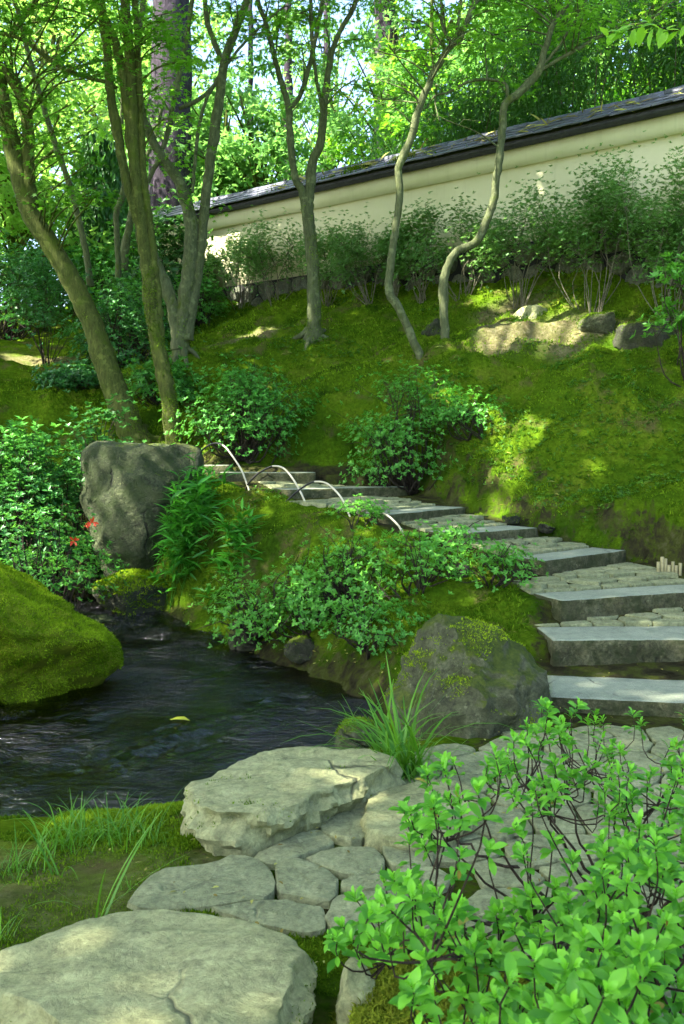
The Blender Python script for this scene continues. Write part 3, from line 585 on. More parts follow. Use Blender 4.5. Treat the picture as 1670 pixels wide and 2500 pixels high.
for i, px in enumerate(hand):
    O = np.array([WZ(u, v, .02) for u, v in px])[:, :2]; O = O.mean(axis=0) + (O - O.mean(axis=0)) * 1.09; flag(O, .02, 500 + i); sites_taken.append(O)
def clip_poly(poly, a, b):
    """keep the part of poly nearer to a than to b"""
    m = (a + b) / 2; n = b - a; out = []
    for i in range(len(poly)):
        p, q = poly[i], poly[(i + 1) % len(poly)]; dp, dq = np.dot(p - m, n), np.dot(q - m, n)
        if dp <= 0: out.append(p)
        if dp * dq < 0: out.append(p + (q - p) * dp / (dp - dq))
    return out
def voronoi(S, box, gap):
    res = []
    for i, a in enumerate(S):
        poly = [np.array(b, float) for b in box]
        for j in np.argsort(((S - a) ** 2).sum(1))[1:18]: poly = clip_poly(poly, a, S[j])
        if len(poly) < 3: continue
        P = np.array(poly); c = P.mean(axis=0); r = np.linalg.norm(P - c, axis=1).mean(); res.append((a, c + (P - c) * max(.3, 1 - gap / r)))
    return res
rng = np.random.default_rng(77); S = []
for x in np.arange(-.2, 3.2, .27):
    for y in np.arange(2.2, 6.0, .25): S.append((x + rng.uniform(-.11, .11) + (.13 if int(y / .25) % 2 else 0), y + rng.uniform(-.09, .09)))
S = np.array(S); k = 0
for a, P in voronoi(S, [(-1, 1.5), (4, 1.5), (4, 6.6), (-1, 6.6)], .007):
    if poly_sdf(P[:, 0], P[:, 1], FLAGS).max() > .06 or (P[:, 1] > 5.62 + .08 * 0).any() and (P[:, 0] > 1.1).any() and P[:, 1].max() > 5.66: continue
    if any(poly_sdf(P.mean(axis=0)[:1], P.mean(axis=0)[1:], h)[0] < .015 for h in sites_taken): continue
    b = P.mean(axis=0)
    if b[1] < 2.9 and b[0] < .8: continue
    flag(P, .010, 900 + k); k += 1
# treads: small flags laid behind each block
for i in range(1, 8):
    h, c, r, dp = STEPS[i]; c, r = np.array(c), np.array(r); e = nrm(r - c); nn = np.array((-e[1], e[0])); L = np.linalg.norm(r - c); depth = .42 if i < 4 else .5
    nxt = STEPS[i + 1]; cn, rn = np.array(nxt[1]), np.array(nxt[2]); en = nrm(rn - cn); nnn = np.array((-en[1], en[0]))
    S = np.array([c + e * (x + rng.uniform(-.09, .09)) + nn * (dp + .07 + y + rng.uniform(-.05, .05)) for x in np.arange(.06, L, .25) for y in np.arange(0.0, 1.0, .17)])
    box = [c - e * .02 + nn * (dp + .012), c + e * L + nn * (dp + .012), c + e * L + nn * (dp + .95), c + nn * (dp + .95)]; q0 = cn - nnn * .02; box = clip_poly(box, q0 - nnn, q0 + nnn)
    if len(box) < 3: continue
    for a, P in voronoi(S, box, .005):
        if len(P) < 3 or np.linalg.norm(P - P.mean(axis=0), axis=1).mean() < .035: continue
        flag(P, h - .012 + .085 * np.clip((((P.mean(axis=0) - c) @ nn) - dp * .8) / .55, 0, 1), 1300 + k, .06); k += 1
# ------------------------------------------------------------------ plastered garden wall with tiled coping
def mat_plaster():
    m, t, ns, ls = new_mat('cream_plaster'); P = ns.new('ShaderNodeNewGeometry').outputs['Position']
    a = noise_n(ns, ls, P, 1.2, 6, .6); r = ramp(ns, [(.3, (.46, .455, .25)), (.7, (.56, .545, .32))]); ls.new(a.outputs[0], r.inputs[0])
    mp = ns.new('ShaderNodeMapping'); mp.inputs['Scale'].default_value = (3, 3, .25); ls.new(P, mp.inputs[0])
    b = noise_n(ns, ls, mp.outputs[0], 3, 6, .7); rb = ramp(ns, [(.55, (0, 0, 0)), (.8, (1, 1, 1))]); ls.new(b.outputs[0], rb.inputs[0])
    c = mixc(ns, ls, mixc(ns, ls, .45, (0, 0, 0), rb.outputs[0]), r.outputs[0], (.33, .33, .19))
    f = noise_n(ns, ls, P, 60, 4, .6); finish(t, ns, ls, c, .9, f.outputs[0], .25, .01, .15); return m
M_PLASTER = mat_plaster()
M_TILE = mat_plain('slate_tile', (.060, .066, .080), (.125, .132, .160), 9, .55, .4, .45)
M_EAVE = mat_plain('dark_eave_wood', (.018, .018, .018), (.045, .045, .042), 12, .75, .4)
M_MORTAR = mat_plain('dark_joint_earth', (.012, .013, .011), (.03, .03, .024), 14, .95, .6)
wallo = thing('garden_wall', 'long cream plastered wall with slate tile coping on a dark stone foundation', 'wall')
S0, S1 = -1.3, 14.0
def wpt(s, o, z): p = wall_at(s) + WN * o; return (p[0], p[1], z)
def wbox(mb, s0, s1, o0, o1, z0, z1, n=1):
    for i in range(n):
        a, b = s0 + (s1 - s0) * i / n, s0 + (s1 - s0) * (i + 1) / n
        V = [wpt(s, o, z) for s in (a, b) for o in (o0, o1) for z in (z0, z1)]
        mb.add(V, [[0,1,3,2],[4,6,7,5],[0,4,5,1],[2,3,7,6],[0,2,6,4],[1,5,7,3]])
mb = MB(); wbox(mb, S0, S1, -.36, 0, 4.2, 6.06, 1); mb.build('plaster_panel', M_PLASTER, wallo, False)
mb = MB(); wbox(mb, S0 - .05, S1, -.40, .10, 5.80, 6.055, 1); o = mb.build('frieze_band', M_PLASTER, wallo, False)
mb = MB(); wbox(mb, S0 - .1, S1, -.62, .27, 6.057, 6.115, 1); mb.build('eave_board', M_EAVE, wallo, False)
mb = MB(); wbox(mb, S0, S1, -.44, .055, 2.4, 4.62, 1); mb.build('foundation_core', M_MORTAR, wallo, False)
# roof slopes: front tiles in courses, ridge tiles, a plain rear slope
def slope_pt(s, k, lift): return wpt(s, .30 - k * .475, 6.12 + k * .30 + lift)      # k runs 0 (eave) .. 1 (ridge)
rng = np.random.default_rng(5)
mb = MB(); V = [wpt(s, o, z) for s in (S0 - .08, S1) for o, z in ((.26, 6.116), (-.175, 6.40), (-.62, 6.116))]; mb.add(V, [[0,3,4,1],[1,4,5,2],[0,2,5,3]], [[0,1,2],[3,5,4]]); mb.build('roof_core', M_EAVE, wallo, False)
tile_meshes = []
for v in range(4):
    bm = bmesh.new(); bmesh.ops.create_cube(bm, size=1); bmesh.ops.scale(bm, vec=(.296, .235, .026), verts=bm.verts)
    for q in bm.verts: q.co += Vector(rng.normal(size=3) * np.array((.003, .005, .003)))
    bmesh.ops.bevel(bm, geom=list(bm.edges), offset=.004, segments=1, affect='EDGES')
    me = bpy.data.meshes.new('roof_tile'); bm.to_mesh(me); bm.free(); me.materials.append(M_TILE); tile_meshes.append(me)
from mathutils import Matrix
A3 = Vector((WDIR[0], WDIR[1], 0)); up_sl = Vector((-WN[0] * .475, -WN[1] * .475, .30)).normalized(); nrm_sl = A3.cross(up_sl)
if nrm_sl.z < 0: nrm_sl = -nrm_sl; A3 = -A3
def put_tile(name, me, p, tilt=0, sc_=1.0):
    o = bpy.data.objects.new(name, me); COL.objects.link(o); o.parent = wallo
    up2 = (up_sl * math.cos(tilt) - nrm_sl * math.sin(tilt)); n2 = (nrm_sl * math.cos(tilt) + up_sl * math.sin(tilt)); roll = rng.normal() * .012
    a2 = (A3 * math.cos(roll) + up2 * math.sin(roll)); u2 = n2.cross(a2)
    o.matrix_world = Matrix(((a2.x, u2.x, n2.x, p[0]), (a2.y, u2.y, n2.y, p[1]), (a2.z, u2.z, n2.z, p[2]), (0, 0, 0, 1))); return o
for row, k in enumerate((.12, .40, .67)):
    for i, s in enumerate(np.arange(S0 + (.15 if row % 2 else 0), S1, .30)):
        put_tile('roof_tile', tile_meshes[rng.integers(4)], slope_pt(s, k, .045 + .004 * row + rng.normal() * .003), .10)
# ridge tiles: rounded caps
a = np.linspace(-.15, np.pi + .15, 9); ring = np.c_[np.cos(a) * .155, np.sin(a) * .085]; V = np.array([(x, q[0], q[1]) for x in (-.18, .18) for q in ring] + [(x, q[0] * .86, q[1] * .8 - .01) for x in (-.18, .18) for q in ring])
Q = [[i, i + 1, 9 + i + 1, 9 + i] for i in range(8)] + [[18 + i, 27 + i, 28 + i, 19 + i] for i in range(8)] + [[i, 18 + i, 19 + i, i + 1] for i in range(8)] + [[9 + i, 10 + i, 28 + i, 27 + i] for i in range(8)]
ro = mesh_np('ridge_tile', V, np.array(Q), M_TILE, wallo); ridge_me = ro.data; bpy.data.objects.remove(ro)
for s in np.arange(S0, S1, .36):
    o = bpy.data.objects.new('ridge_tile', ridge_me); COL.objects.link(o); o.parent = wallo; p = wpt(s, -.175, 6.40 + rng.normal() * .006)
    o.location = p; o.rotation_euler = (0, rng.normal() * .012, math.atan2(WDIR[1], WDIR[0]) + rng.normal() * .01)
# foundation stones
S = np.array([(s + rng.uniform(-.11, .11) + (.2 if r % 2 else 0), 3.22 + .305 * r + rng.uniform(-.06, .06)) for r in range(5) for s in np.arange(S0 + .1, S1, .46)])
for a, P in voronoi(S, [(S0, 3.1), (S1, 3.1), (S1, 4.615), (S0, 4.615)], .022):
    O = round_poly(P, 14, 1); c = O.mean(axis=0); out = .055 + rng.uniform(.02, .09); V = []
    for f, oo in ((.001, out + .02), (.5, out + .015), (.84, out), (1.0, out - .045), (1.0, .0)):
        q = c + (O - c) * f; j = rng.normal(size=14) * .008
        V += [wpt(x, oo + jj, z) for (x, z), jj in zip(q, j)]
    m, n = 5, 14; i = np.arange(m - 1)[:, None] * n; j = np.arange(n)[None]; jn = (j + 1) % n
    mesh_np('foundation_stone', np.array(V), np.stack([i + j, i + n + j, i + n + jn, i + jn], -1).reshape(-1, 4), M_WALLSTONE, wallo, smooth=False)

# ------------------------------------------------------------------ bamboo hoops, stakes and log posts
M_PALE = mat_plain('pale_split_bamboo', (.42, .38, .24), (.62, .57, .40), 20, .55, .2); M_BLACK = mat_plain('dark_bamboo_rind', (.012, .011, .010), (.03, .028, .022), 20, .5, .2)
M_STAKE = mat_plain('bamboo_stake', (.20, .18, .075), (.33, .30, .14), 25, .6, .3); M_LOG = mat_bark('old_log', (.035, .03, .02), (.10, .088, .06), (.05, .06, .015), .35, .2, 40)
hoops = [('first split bamboo hoop, arching beside the tall boulder', [(482,1125),(487,1108),(505,1090),(527,1082),(548,1090),(564,1109),(580,1132),(591,1151),(602,1180),(609,1200)], 11.3, 10.7),
         ('second split bamboo hoop along the moss edge of the steps', [(600,1196),(607,1180),(628,1158),(655,1142),(672,1138),(690,1142),(706,1157),(722,1180),(738,1210),(750,1240)], 10.8, 10.2),
         ('third split bamboo hoop, its foot behind the azalea', [(690,1232),(702,1222),(728,1198),(756,1180),(775,1176),(797,1180),(818,1197),(835,1218),(850,1250),(862,1290)], 10.3, 9.5),
         ('fourth split bamboo hoop, half hidden in the azalea', [(820,1290),(840,1278),(868,1266),(899,1257),(922,1253),(941,1256),(962,1272),(980,1294),(1000,1335),(1016,1380)], 9.7, 8.9)]
for lb, px, d0, d1 in hoops:
    P = smooth_line(np.array([W(u, v, d0 + (d1 - d0) * i / (len(px) - 1)) for i, (u, v) in enumerate(px)]), 40)
    h = thing('bamboo_hoop', lb, 'bamboo hoop', 'bamboo hoops edging the path')
    t = nrm(np.gradient(P, axis=0)); side = nrm(np.cross(t, np.array((.2, -1, .1)))); bi = np.cross(t, side)
    for nm, mt, i0, i1 in (('weathered_end', M_BLACK, 0, 17), ('bleached_end', M_PALE, 16, 40)):
        m = MB(); a = np.linspace(0, 2 * np.pi, 8, endpoint=False); V = np.concatenate([P[i] + .0135 * np.cos(a)[:, None] * bi[i] + .010 * np.sin(a)[:, None] * side[i] for i in range(i0, i1)])
        n = i1 - i0; i = np.arange(n - 1)[:, None] * 8; j = np.arange(8)[None]; m.add(V, np.stack([i + j, i + (j + 1) % 8, i + 8 + (j + 1) % 8, i + 8 + j], -1).reshape(-1, 4)); m.build(nm, mt, h)
st = thing('bamboo_edging', 'short row of pale cut bamboo stakes beside the third step', 'bamboo edging')
for u, v0, v1, wd in [(1607,1418,1394,9),(1616,1420,1386,9),(1624,1421,1390,8),(1632,1421,1402,9),(1642,1420,1394,8),(1650,1422,1403,8),(1660,1422,1398,8)]:
    m = MB(); d = 8.5; p0 = W(u, v0, d); p0[2] = gz1(p0[0], p0[1]) - .03; p1 = p0 + np.array((.004, 0, .03 + (v0 - v1) * d / F * 1.25)); m.tube(np.array([p0, p0 * .5 + p1 * .5, p1]), wd / 2 * d / F, 10); m.build('stake', M_STAKE, st)
for lb, u, v0, v1, wd, d in [('tallest mossy log post standing in the azalea', 1128, 1470, 1378, 36, 8.3), ('thick dark log post in the azalea, first of the short ones', 1072, 1500, 1428, 34, 8.1),
                             ('thin dark log post beside the thick one', 1046, 1495, 1440, 24, 8.15), ('short round log post below the tallest one', 1115, 1510, 1450, 28, 8.0), ('log post nearest the grey rounded stone', 1168, 1480, 1415, 26, 8.2)]:
    m = MB(); p0, p1 = W(u, v0 + 25, d), W(u, v1, d); P = np.array([p0 * (1 - k) + p1 * k for k in np.linspace(0, 1, 8)]); m.tube(P, wd / 2 * d / F, 14, .05, u); tag(m.build('log_post', M_LOG), lb, 'log post', 'log posts in the azalea')
# ------------------------------------------------------------------ leaves and trees
M_MAPLE = mat_leaf('maple_leaf', (.055,.14,.016), (.15,.28,.04), (.36,.60,.07), .55, .5, .2)
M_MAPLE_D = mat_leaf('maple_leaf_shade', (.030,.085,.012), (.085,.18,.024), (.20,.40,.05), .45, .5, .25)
M_BRIGHT = mat_leaf('sunlit_tree_leaf', (.095,.175,.040), (.22,.32,.10), (.50,.66,.22), .5, .5, .2)
M_FAR = mat_leaf('far_tree_leaf', (.055,.125,.060), (.13,.23,.11), (.32,.50,.20), .5, .5, .2)
M_DEEP = mat_leaf('evergreen_leaf', (.018,.058,.026), (.060,.14,.060), (.10,.22,.05), .3, .45, .3)
M_BAMB = mat_leaf('bamboo_leaf', (.022,.066,.020), (.080,.165,.045), (.18,.34,.07), .38, .45, .3)
M_AZ = mat_leaf('azalea_leaf', (.050,.165,.042), (.145,.33,.090), (.24,.50,.09), .33, .42, .35)
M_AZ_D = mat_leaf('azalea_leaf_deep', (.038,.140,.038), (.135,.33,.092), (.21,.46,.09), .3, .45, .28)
M_AZ_L = mat_leaf('azalea_leaf_fresh', (.070,.20,.048), (.17,.36,.090), (.30,.56,.10), .36, .42, .35)
M_NEAR = mat_leaf('near_azalea_leaf', (.036,.130,.014), (.240,.47,.075), (.36,.68,.06), .35, .42, .28)
M_BOX = mat_leaf('small_leaf_shrub', (.070,.150,.070), (.195,.31,.160), (.30,.44,.17), .35, .45, .4)
M_DWARF = mat_leaf('dwarf_bamboo_leaf', (.030,.125,.022), (.085,.26,.045), (.15,.45,.05), .35, .4, .4)
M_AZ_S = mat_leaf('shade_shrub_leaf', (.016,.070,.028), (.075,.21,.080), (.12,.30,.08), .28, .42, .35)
M_SEDGE = mat_leaf('sedge_blade', (.045,.13,.012), (.17,.30,.045), (.28,.46,.05), .3, .45, .3)
M_BARK = mat_bark('maple_bark', (.036,.045,.010), (.092,.108,.024), (.062,.092,.009), .45)
M_BARKP = mat_bark('pale_maple_bark', (.056,.068,.028), (.115,.130,.058), (.062,.090,.010), .40)
M_CONIF = mat_bark('fir_bark', (.016,.012,.016), (.052,.042,.052), (.05,.06,.02), .14, .12, 9)
M_TWIG = mat_bark('twig_bark', (.020,.016,.010), (.055,.046,.030), (.05,.06,.012), .3, .4, 60)
M_TWIGP = mat_bark('pale_twig_bark', (.085,.078,.045), (.17,.16,.10), (.07,.09,.02), .3, .4, 60)
MAPLE5 = T_maple(5); MAPLE7 = T_maple(7); DIAM = T_diamond(.62, .07, .1); DIAMN = T_diamond(.42, .06, .08); LANCE = T_ribbon([0, .25, .6, 1], [.012, .075, .06, .001], [0, .02, -.02, -.14], .3)
OVAL = T_ribbon([0, .35, .72, 1], [.02, .17, .20, .01], [0, .03, .0, -.10], .25)

# crown gaps: spots to be sunlit; leaves in the sun's way are left out
GAPS = [(W(1360,806,13.4), .85), (W(1260,828,13.2), .6), (W(1460,815,13.1), .5), (W(1190,855,13.0), .4), (W(1310,762,14.0), .3), (WZ(790,1882,.15), .085), (WZ(725,1890,.15), .06), (WZ(680,1930,.15), .03), (WZ(895,1958,.06), .09), (WZ(840,1995,.02), .07),
        (WZ(1000,2062,.02), .05), (W(1085,885,12.1), .34), (W(1195,975,11.6), .2), (W(1265,1075,11.1), .3), (W(1230,1150,10.7), .2), (W(1185,1200,10.3), .22), (W(500,640,19.6), .55), (W(610,715,19.2), .4), (W(640,795,16.5), .38),
        (WZ(435,2390,.14), .03), (WZ(640,2340,.14), .025), (W(1130,590,14.6), .35), (W(90,885,17), .45), (W(270,930,14.8), .1), (W(1145,603,13.2), .16), (W(20,820,19), .5), (W(370,840,15.5), .2), (WZ(30,1960,-.25), .22), (W(1000,395,16.8), .35), (W(670,450,18.8), .4)]
def sun_open(P, rng, soft=.35, pad=.05):
    """True where a leaf at P does not stand between the sun and one of the lit spots"""
    k = np.ones(len(P), bool)
    for g, r in GAPS:
        q = P - g; t = q @ SUNV; dist = np.linalg.norm(q - t[:, None] * SUNV, axis=1); k &= ~((t > .35) & (dist < min(pad, r * .35) + r * (1 + soft * rng.normal(size=len(P)) * .5)))
    return k

def limb(mb, px, d, sides=12, rough=.06, seed=0, extra=0.0):
    """px rows (u, v, diameter in picture pixels[, distance]); returns the centre line"""
    Q = np.array([np.r_[W(a[0], a[1], a[3] if len(a) > 3 else d), a[2] / 2.12 * d / F] for a in px]); n = max(6, int(np.linalg.norm(np.diff(Q[:, :3], axis=0), axis=1).sum() / .07))
    Q = smooth_line(Q, n); rng = np.random.default_rng(seed); Q[1:-1, :3] += .005 * rng.normal(size=(n - 2, 3)); zr = Q[:, 2] - Q[0, 2]
    if Q[0, 3] > .07: Q[:, 3] *= 1 + .45 * np.exp(-zr / .22)
    for kn in rng.uniform(.1, .95, 7): Q[:, 3] *= 1 + rng.uniform(.03, .13) * np.exp(-((np.arange(n) / n - kn) * n * .07 / .07) ** 2 / 2.5)
    mb.tube(Q[:, :3], np.maximum(Q[:, 3], .004), sides, rough, seed); return Q[:, :3]

def sprays(boxes, rng, R=(.2, .45), per=(24, 46)):
    """flat layered leaf sprays; boxes rows (u0,u1,v0,v1,d0,d1,count) -> spray centres"""
    C = []
    for u0, u1, v0, v1, d0, d1, n in boxes:
        for _ in range(n): C.append(W(rng.uniform(u0, u1), rng.uniform(v0, v1), rng.uniform(d0, d1)))
    return np.array(C)
def fill_sprays(C, rng, R, per, size, flat=.16, droop=.25):
    P, D, U = [], [], []
    for c in C:
        n = int(rng.uniform(*per)); r = rng.uniform(*R); a = rng.uniform(0, 2 * np.pi, n); q = r * np.sqrt(rng.random(n)); tilt = rng.normal(size=2) * .18
        off = np.c_[np.cos(a) * q, np.sin(a) * q, np.zeros(n)]; off[:, 2] = off[:, :2] @ tilt + rng.normal(size=n) * r * flat - droop * q * q / r
        P.append(c + off); D.append(np.c_[np.cos(a) + rng.normal(size=n) * .6, np.sin(a) + rng.normal(size=n) * .6, rng.normal(size=n) * .3 - .25]); U.append(np.c_[rng.normal(size=n) * .4, rng.normal(size=n) * .4, np.ones(n)])
    return np.concatenate(P), np.concatenate(D), np.concatenate(U)
def in_frame(P, margin=60):
    y = np.maximum(P[:, 1], .1); u = CU + P[:, 0] / y * F; v = HV - (P[:, 2] - CZ) / y * F; return (P[:, 1] > .3) & (u > -margin) & (u < 1670 + margin) & (v > -margin) & (v < 2560)

def maple(label, limbs, d, boxes, bark, leafmat, seed, crown=None, per=(26, 50), sides=12, name='maple_tree', group='maples on the moss slope', leaf=(.055, .085), R=(.2, .45), mossy=0):
    rng = np.random.default_rng(seed); t = thing(name, label, 'tree', group); lines = []
    for i, px in enumerate(limbs):
        mb = MB(); lines.append(limb(mb, px, d, sides if i < 3 else 8, .07 if i < 3 else .05, seed + i)); ob_ = mb.build('trunk' if i == 0 else 'limb', bark, t)
        if i == 0 and mossy: tv = np.concatenate(mb.V); tt = np.concatenate([to_tris(np.concatenate(mb.Q))]); moss_on(tv, tt, mossy, rng, ob_, upmin=-9, hgt=.024, mask=lambda P: (fbm(P * np.array((3.2, 3.2, 1.6)), 4, seed) + .9 * np.clip((2.3 + tv[0][2] - P[:, 2]) / 2.6, -1, 1) * .6 - .12 + .5 * np.interp(P[:, 2], lines[0][:, 2], lines[0][:, 0]) * 0 + 2.2 * (P[:, 0] - np.interp(P[:, 2], lines[0][:, 2], lines[0][:, 0]))) > .22)
    l0 = lines[0]; gi = gz(l0[:8, 0], l0[:8, 1]); j0 = int(np.argmin(np.abs(l0[:8, 2] - gi))); r0 = limbs[0][1][2] / 2.12 * d / F
    if r0 > .07:
        mb = MB(); b0 = l0[j0]
        for q in range(6):
            a = q * 1.047 + rng.uniform(-.3, .3); ln = r0 * rng.uniform(1.6, 2.7); dx = np.array((math.cos(a), math.sin(a))); pts = []
            for k_, up in ((.35, 1.3), (.9, .55), (1.5, .12), (2.0, -.12), (2.6, -.5)): p_ = b0[:2] + dx * r0 * k_ * ln / (2.6 * r0) * (1 if k_ > 1 else .9); pts.append((p_[0], p_[1], gz1(p_[0], p_[1]) + r0 * up))
            mb.tube(smooth_line(np.array(pts), 12), np.linspace(r0 * .40, r0 * .10, 12), 8, .08, seed + q)
        mb.build('roots', bark, t)
    sk = np.concatenate(lines); C = sprays(boxes, rng); mb = MB()
    for c in C:
        j = np.argmin(np.linalg.norm((sk - c) * np.array((1, 1, 1.3)) - np.array((0, 0, -.25)), axis=1)); a = sk[j]; L = np.linalg.norm(c - a)
        if L > 2.6: continue
        m1 = a * .6 + c * .4 + np.array((0, 0, .10 * L)) + rng.normal(size=3) * .05 * L; mb.tube(smooth_line(np.array([a, m1, c]), 7), np.linspace(.010, .004, 7) + .003 * L, 5, cap=False)
        for _ in range(3): e = c + rng.normal(size=3) * np.array((.2, .2, .04)); mb.tube(np.array([m1 * .4 + c * .6, c * .5 + e * .5 + (0, 0, .02), e]), np.linspace(.005, .002, 3), 4, cap=False)
    P, D, U = fill_sprays(C, rng, R, per, .06); k = sun_open(P, rng); P, D, U = P[k], D[k], U[k]; n = len(P)
    scatter_obj('crown', leafmat, t, MAPLE5, P, D, U, rng.uniform(*leaf, n), np.clip(.5 + .3 * fbm(P * 1.5, 2, seed) + rng.normal(size=n) * .2, 0, 1))
    for c, r, ns in crown or []:  # unseen crowns added above the frame to cast shade
        c = np.array(c); top = sk[np.argmax(sk[:, 2])]; q = rng.normal(size=(ns, 3)); q = nrm(q) * (rng.random((ns, 1)) ** .4); Cc = c + q * np.array(r); Cc = Cc[~in_frame(Cc, 120)]
        for e in Cc[::7]: mb.tube(smooth_line(np.array([top, top * .5 + e * .5 + (0, 0, .3), e]), 8), np.linspace(.05, .008, 8), 6, cap=False)
        P, D, U = fill_sprays(Cc, rng, (.35, .7), (30, 55), .1, .12); k = sun_open(P, rng, pad=.12); P, D, U = P[k], D[k], U[k]; n = len(P)
        scatter_obj('added_shade_crown', leafmat, t, T_diamond(.8, .06, .1), P, D, U, rng.uniform(.15, .24, n), rng.random(n))
    if mb.n: mb.build('twigs', bark, t)['kind'] = 'stuff'
    return t

maple('leaning mossy maple trunk forking at the picture edge, behind the tall boulder', [
    [(368,1150,92),(335,1086,72),(298,995,66),(256,883,59),(224,788,54),(181,697,51),(128,606,49),(80,532,48),(53,453,46),(27,346,44),(5,240,42),(-15,150,38),(-40,0,34),(-80,-200,26),(-130,-420,16)],
    [(70,500,36),(69,415,33),(69,320,30),(48,224,28),(16,176,26),(-11,149,24),(-80,60,20),(-120,-150,16),(-150,-350,10)],
    [(-15,150,14),(60,40,11),(140,-60,9),(220,-180,6)]], 13.3,
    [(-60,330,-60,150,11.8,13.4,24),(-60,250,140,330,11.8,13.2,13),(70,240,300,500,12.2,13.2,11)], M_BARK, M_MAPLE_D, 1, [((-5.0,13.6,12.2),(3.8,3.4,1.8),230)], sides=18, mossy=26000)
maple('slim upright maple of several close stems, just beyond the tall boulder', [
    [(430,1150,56),(426,1080,46),(410,963,42),(389,862,40),(373,766,38),(362,676,36),(349,580,34),(341,506,32),(327,373,30),(325,266,29),(314,106,26),(306,0,24),(300,-200,18),(290,-420,10)],
    [(392,820,20),(381,676,20),(370,580,20),(353,453,18),(346,350,17),(341,213,15),(330,0,13),(325,-180,9)],
    [(346,570,24),(314,463,24),(290,346,24),(272,240,22),(262,130,21),(250,40,19),(235,-150,14)],
    [(327,420,22),(318,320,24),(306,213,25),(277,90,24),(240,10,22),(190,-150,14)],
    [(285,215,10),(266,202,10),(202,186,10),(149,165,10),(96,128,9),(53,96,9),(0,82,8),(-70,66,6)]], 13.0,
    [(180,420,-60,120,12.2,13.6,18),(330,480,60,300,12.4,13.4,8)], M_BARK, M_MAPLE, 2, None, sides=16, mossy=16000)
maple('broad low-forking maple with two spreading stems left of the wall end', [
    [(440,950,60),(437,915,50),(440,860,44),(445,800,42),(455,720,42),(463,660,40),(468,564,36),(458,506,33),(440,450,30),(426,426,28),(389,373,24),(357,309,22),(344,266,20),(335,150,17),(350,0,14),(360,-160,9)],
    [(455,830,26),(470,740,26),(484,660,25),(495,559,25),(506,453,25),(525,309,26),(540,213,24),(548,149,21),(575,75,20),(602,0,18),(640,-150,12)],
    [(440,850,34),(425,760,32),(405,700,30),(385,655,28),(372,610,22),(360,520,16)],
    [(546,160,15),(511,69,14),(500,0,12),(490,-150,9)], [(536,195,10),(490,240,10),(437,266,9)],
    [(362,445,12),(405,341,13),(426,240,13),(453,106,12),(469,0,11),(480,-120,8)], [(470,470,9),(476,400,9),(488,300,9),(520,210,8),(600,100,7),(690,20,6)]], 14.5,
    [(330,600,-60,160,13.6,15.4,16),(340,480,160,330,13.8,15.0,6),(380,500,300,490,14.0,14.9,5),(540,720,-40,140,13.8,15.6,8)], M_BARKP, M_MAPLE, 3, [((-1.6,15.6,12.4),(3.4,2.8,1.4),170)], sides=16, mossy=12000)
maple('straight mossy maple forking into a tall vee in front of the wall', [
    [(762,880,64),(761,857,54),(766,800,38),(767,756,35),(763,633,33),(754,543,31),(750,500,30),(759,453,24),(761,399,24),(783,346,22),(793,240,18),(804,160,15),(820,96,13),(867,11,12),(900,-80,9)],
    [(748,510,22),(735,460,20),(719,426,18),(708,320,18),(703,256,17),(676,160,14),(644,43,12),(628,0,12),(600,-140,8)],
    [(704,262,12),(729,240,12),(756,160,12),(777,53,11),(788,0,10),(800,-140,7)], [(790,280,10),(772,186,10),(761,69,10),(759,0,9),(755,-120,6)]], 15.0,
    [(600,760,-50,130,14,16,9),(700,900,-50,130,14,16,14),(690,900,130,290,14.2,15.8,7)], M_BARKP, M_MAPLE, 4, None, sides=16, mossy=11000)
maple('crooked smooth maple with knobbly moss burrs, rising from the azalea on the slope', [
    [(1040,905,26),(1029,878,23),(1005,820,22),(973,750,21),(950,708,21),(955,633,20),(967,553,19),(976,479,18),(973,410,18),(1000,346,19),(1016,288,21),(1022,268,17),(1035,234,20),(1048,205,17),(1064,170,17),(1101,112,16),(1125,90,16),(1149,27,15),(1170,-20,14),(1220,-180,9)],
    [(1112,101,8),(1122,32,8),(1125,0,7),(1130,-100,5)], [(1105,108,9),(1080,60,8),(1078,0,7),(1070,-90,5)]], 13.1,
    [(880,1130,-50,130,12.2,14,16),(1080,1250,-50,110,12.4,14,15),(900,1060,120,260,12.8,14,8)], M_BARKP, M_MAPLE, 5, [((-.7,11.7,12.0),(2.4,2.0,1.1),120)], sides=16)
maple('crooked smooth maple with an S-bent trunk, before the tall hedge shrubs', [
    [(1092,880,24),(1088,851,23),(1085,777,22),(1083,686,22),(1096,644,21),(1117,612,21),(1154,598,22),(1176,569,21),(1202,500,20),(1208,479,20),(1218,399,20),(1226,320,20),(1234,256,20),(1277,218,20),(1314,176,18),(1330,122,16),(1351,59,15),(1394,0,14),(1460,-120,9)],
    [(1316,178,11),(1330,165,9),(1394,128,8),(1474,85,7),(1543,61,6),(1590,56,5)], [(1242,244,9),(1229,200,8),(1154,197,7),(1112,218,6),(1064,232,5)], [(1310,170,8),(1360,120,7),(1420,20,6),(1450,-40,5)]], 13.2,
    [(1180,1480,-50,110,12.4,14.2,30),(1020,1280,170,300,12.6,13.6,8),(1400,1680,-50,80,12.4,14,12)], M_BARKP, M_MAPLE, 6, [((1.6,14.4,11.8),(2.8,2.4,1.2),130)], sides=16)
maple('thin pale slanting maple in the background beside the dark columnar conifer', [
    [(222,700,19),(218,676,18),(208,602,16),(170,453,15),(133,346,14),(80,170,13),(43,27,11),(10,-120,8)]], 17.0, [(-40,240,-60,200,16,18,16)], M_BARKP, M_BRIGHT, 7, None)
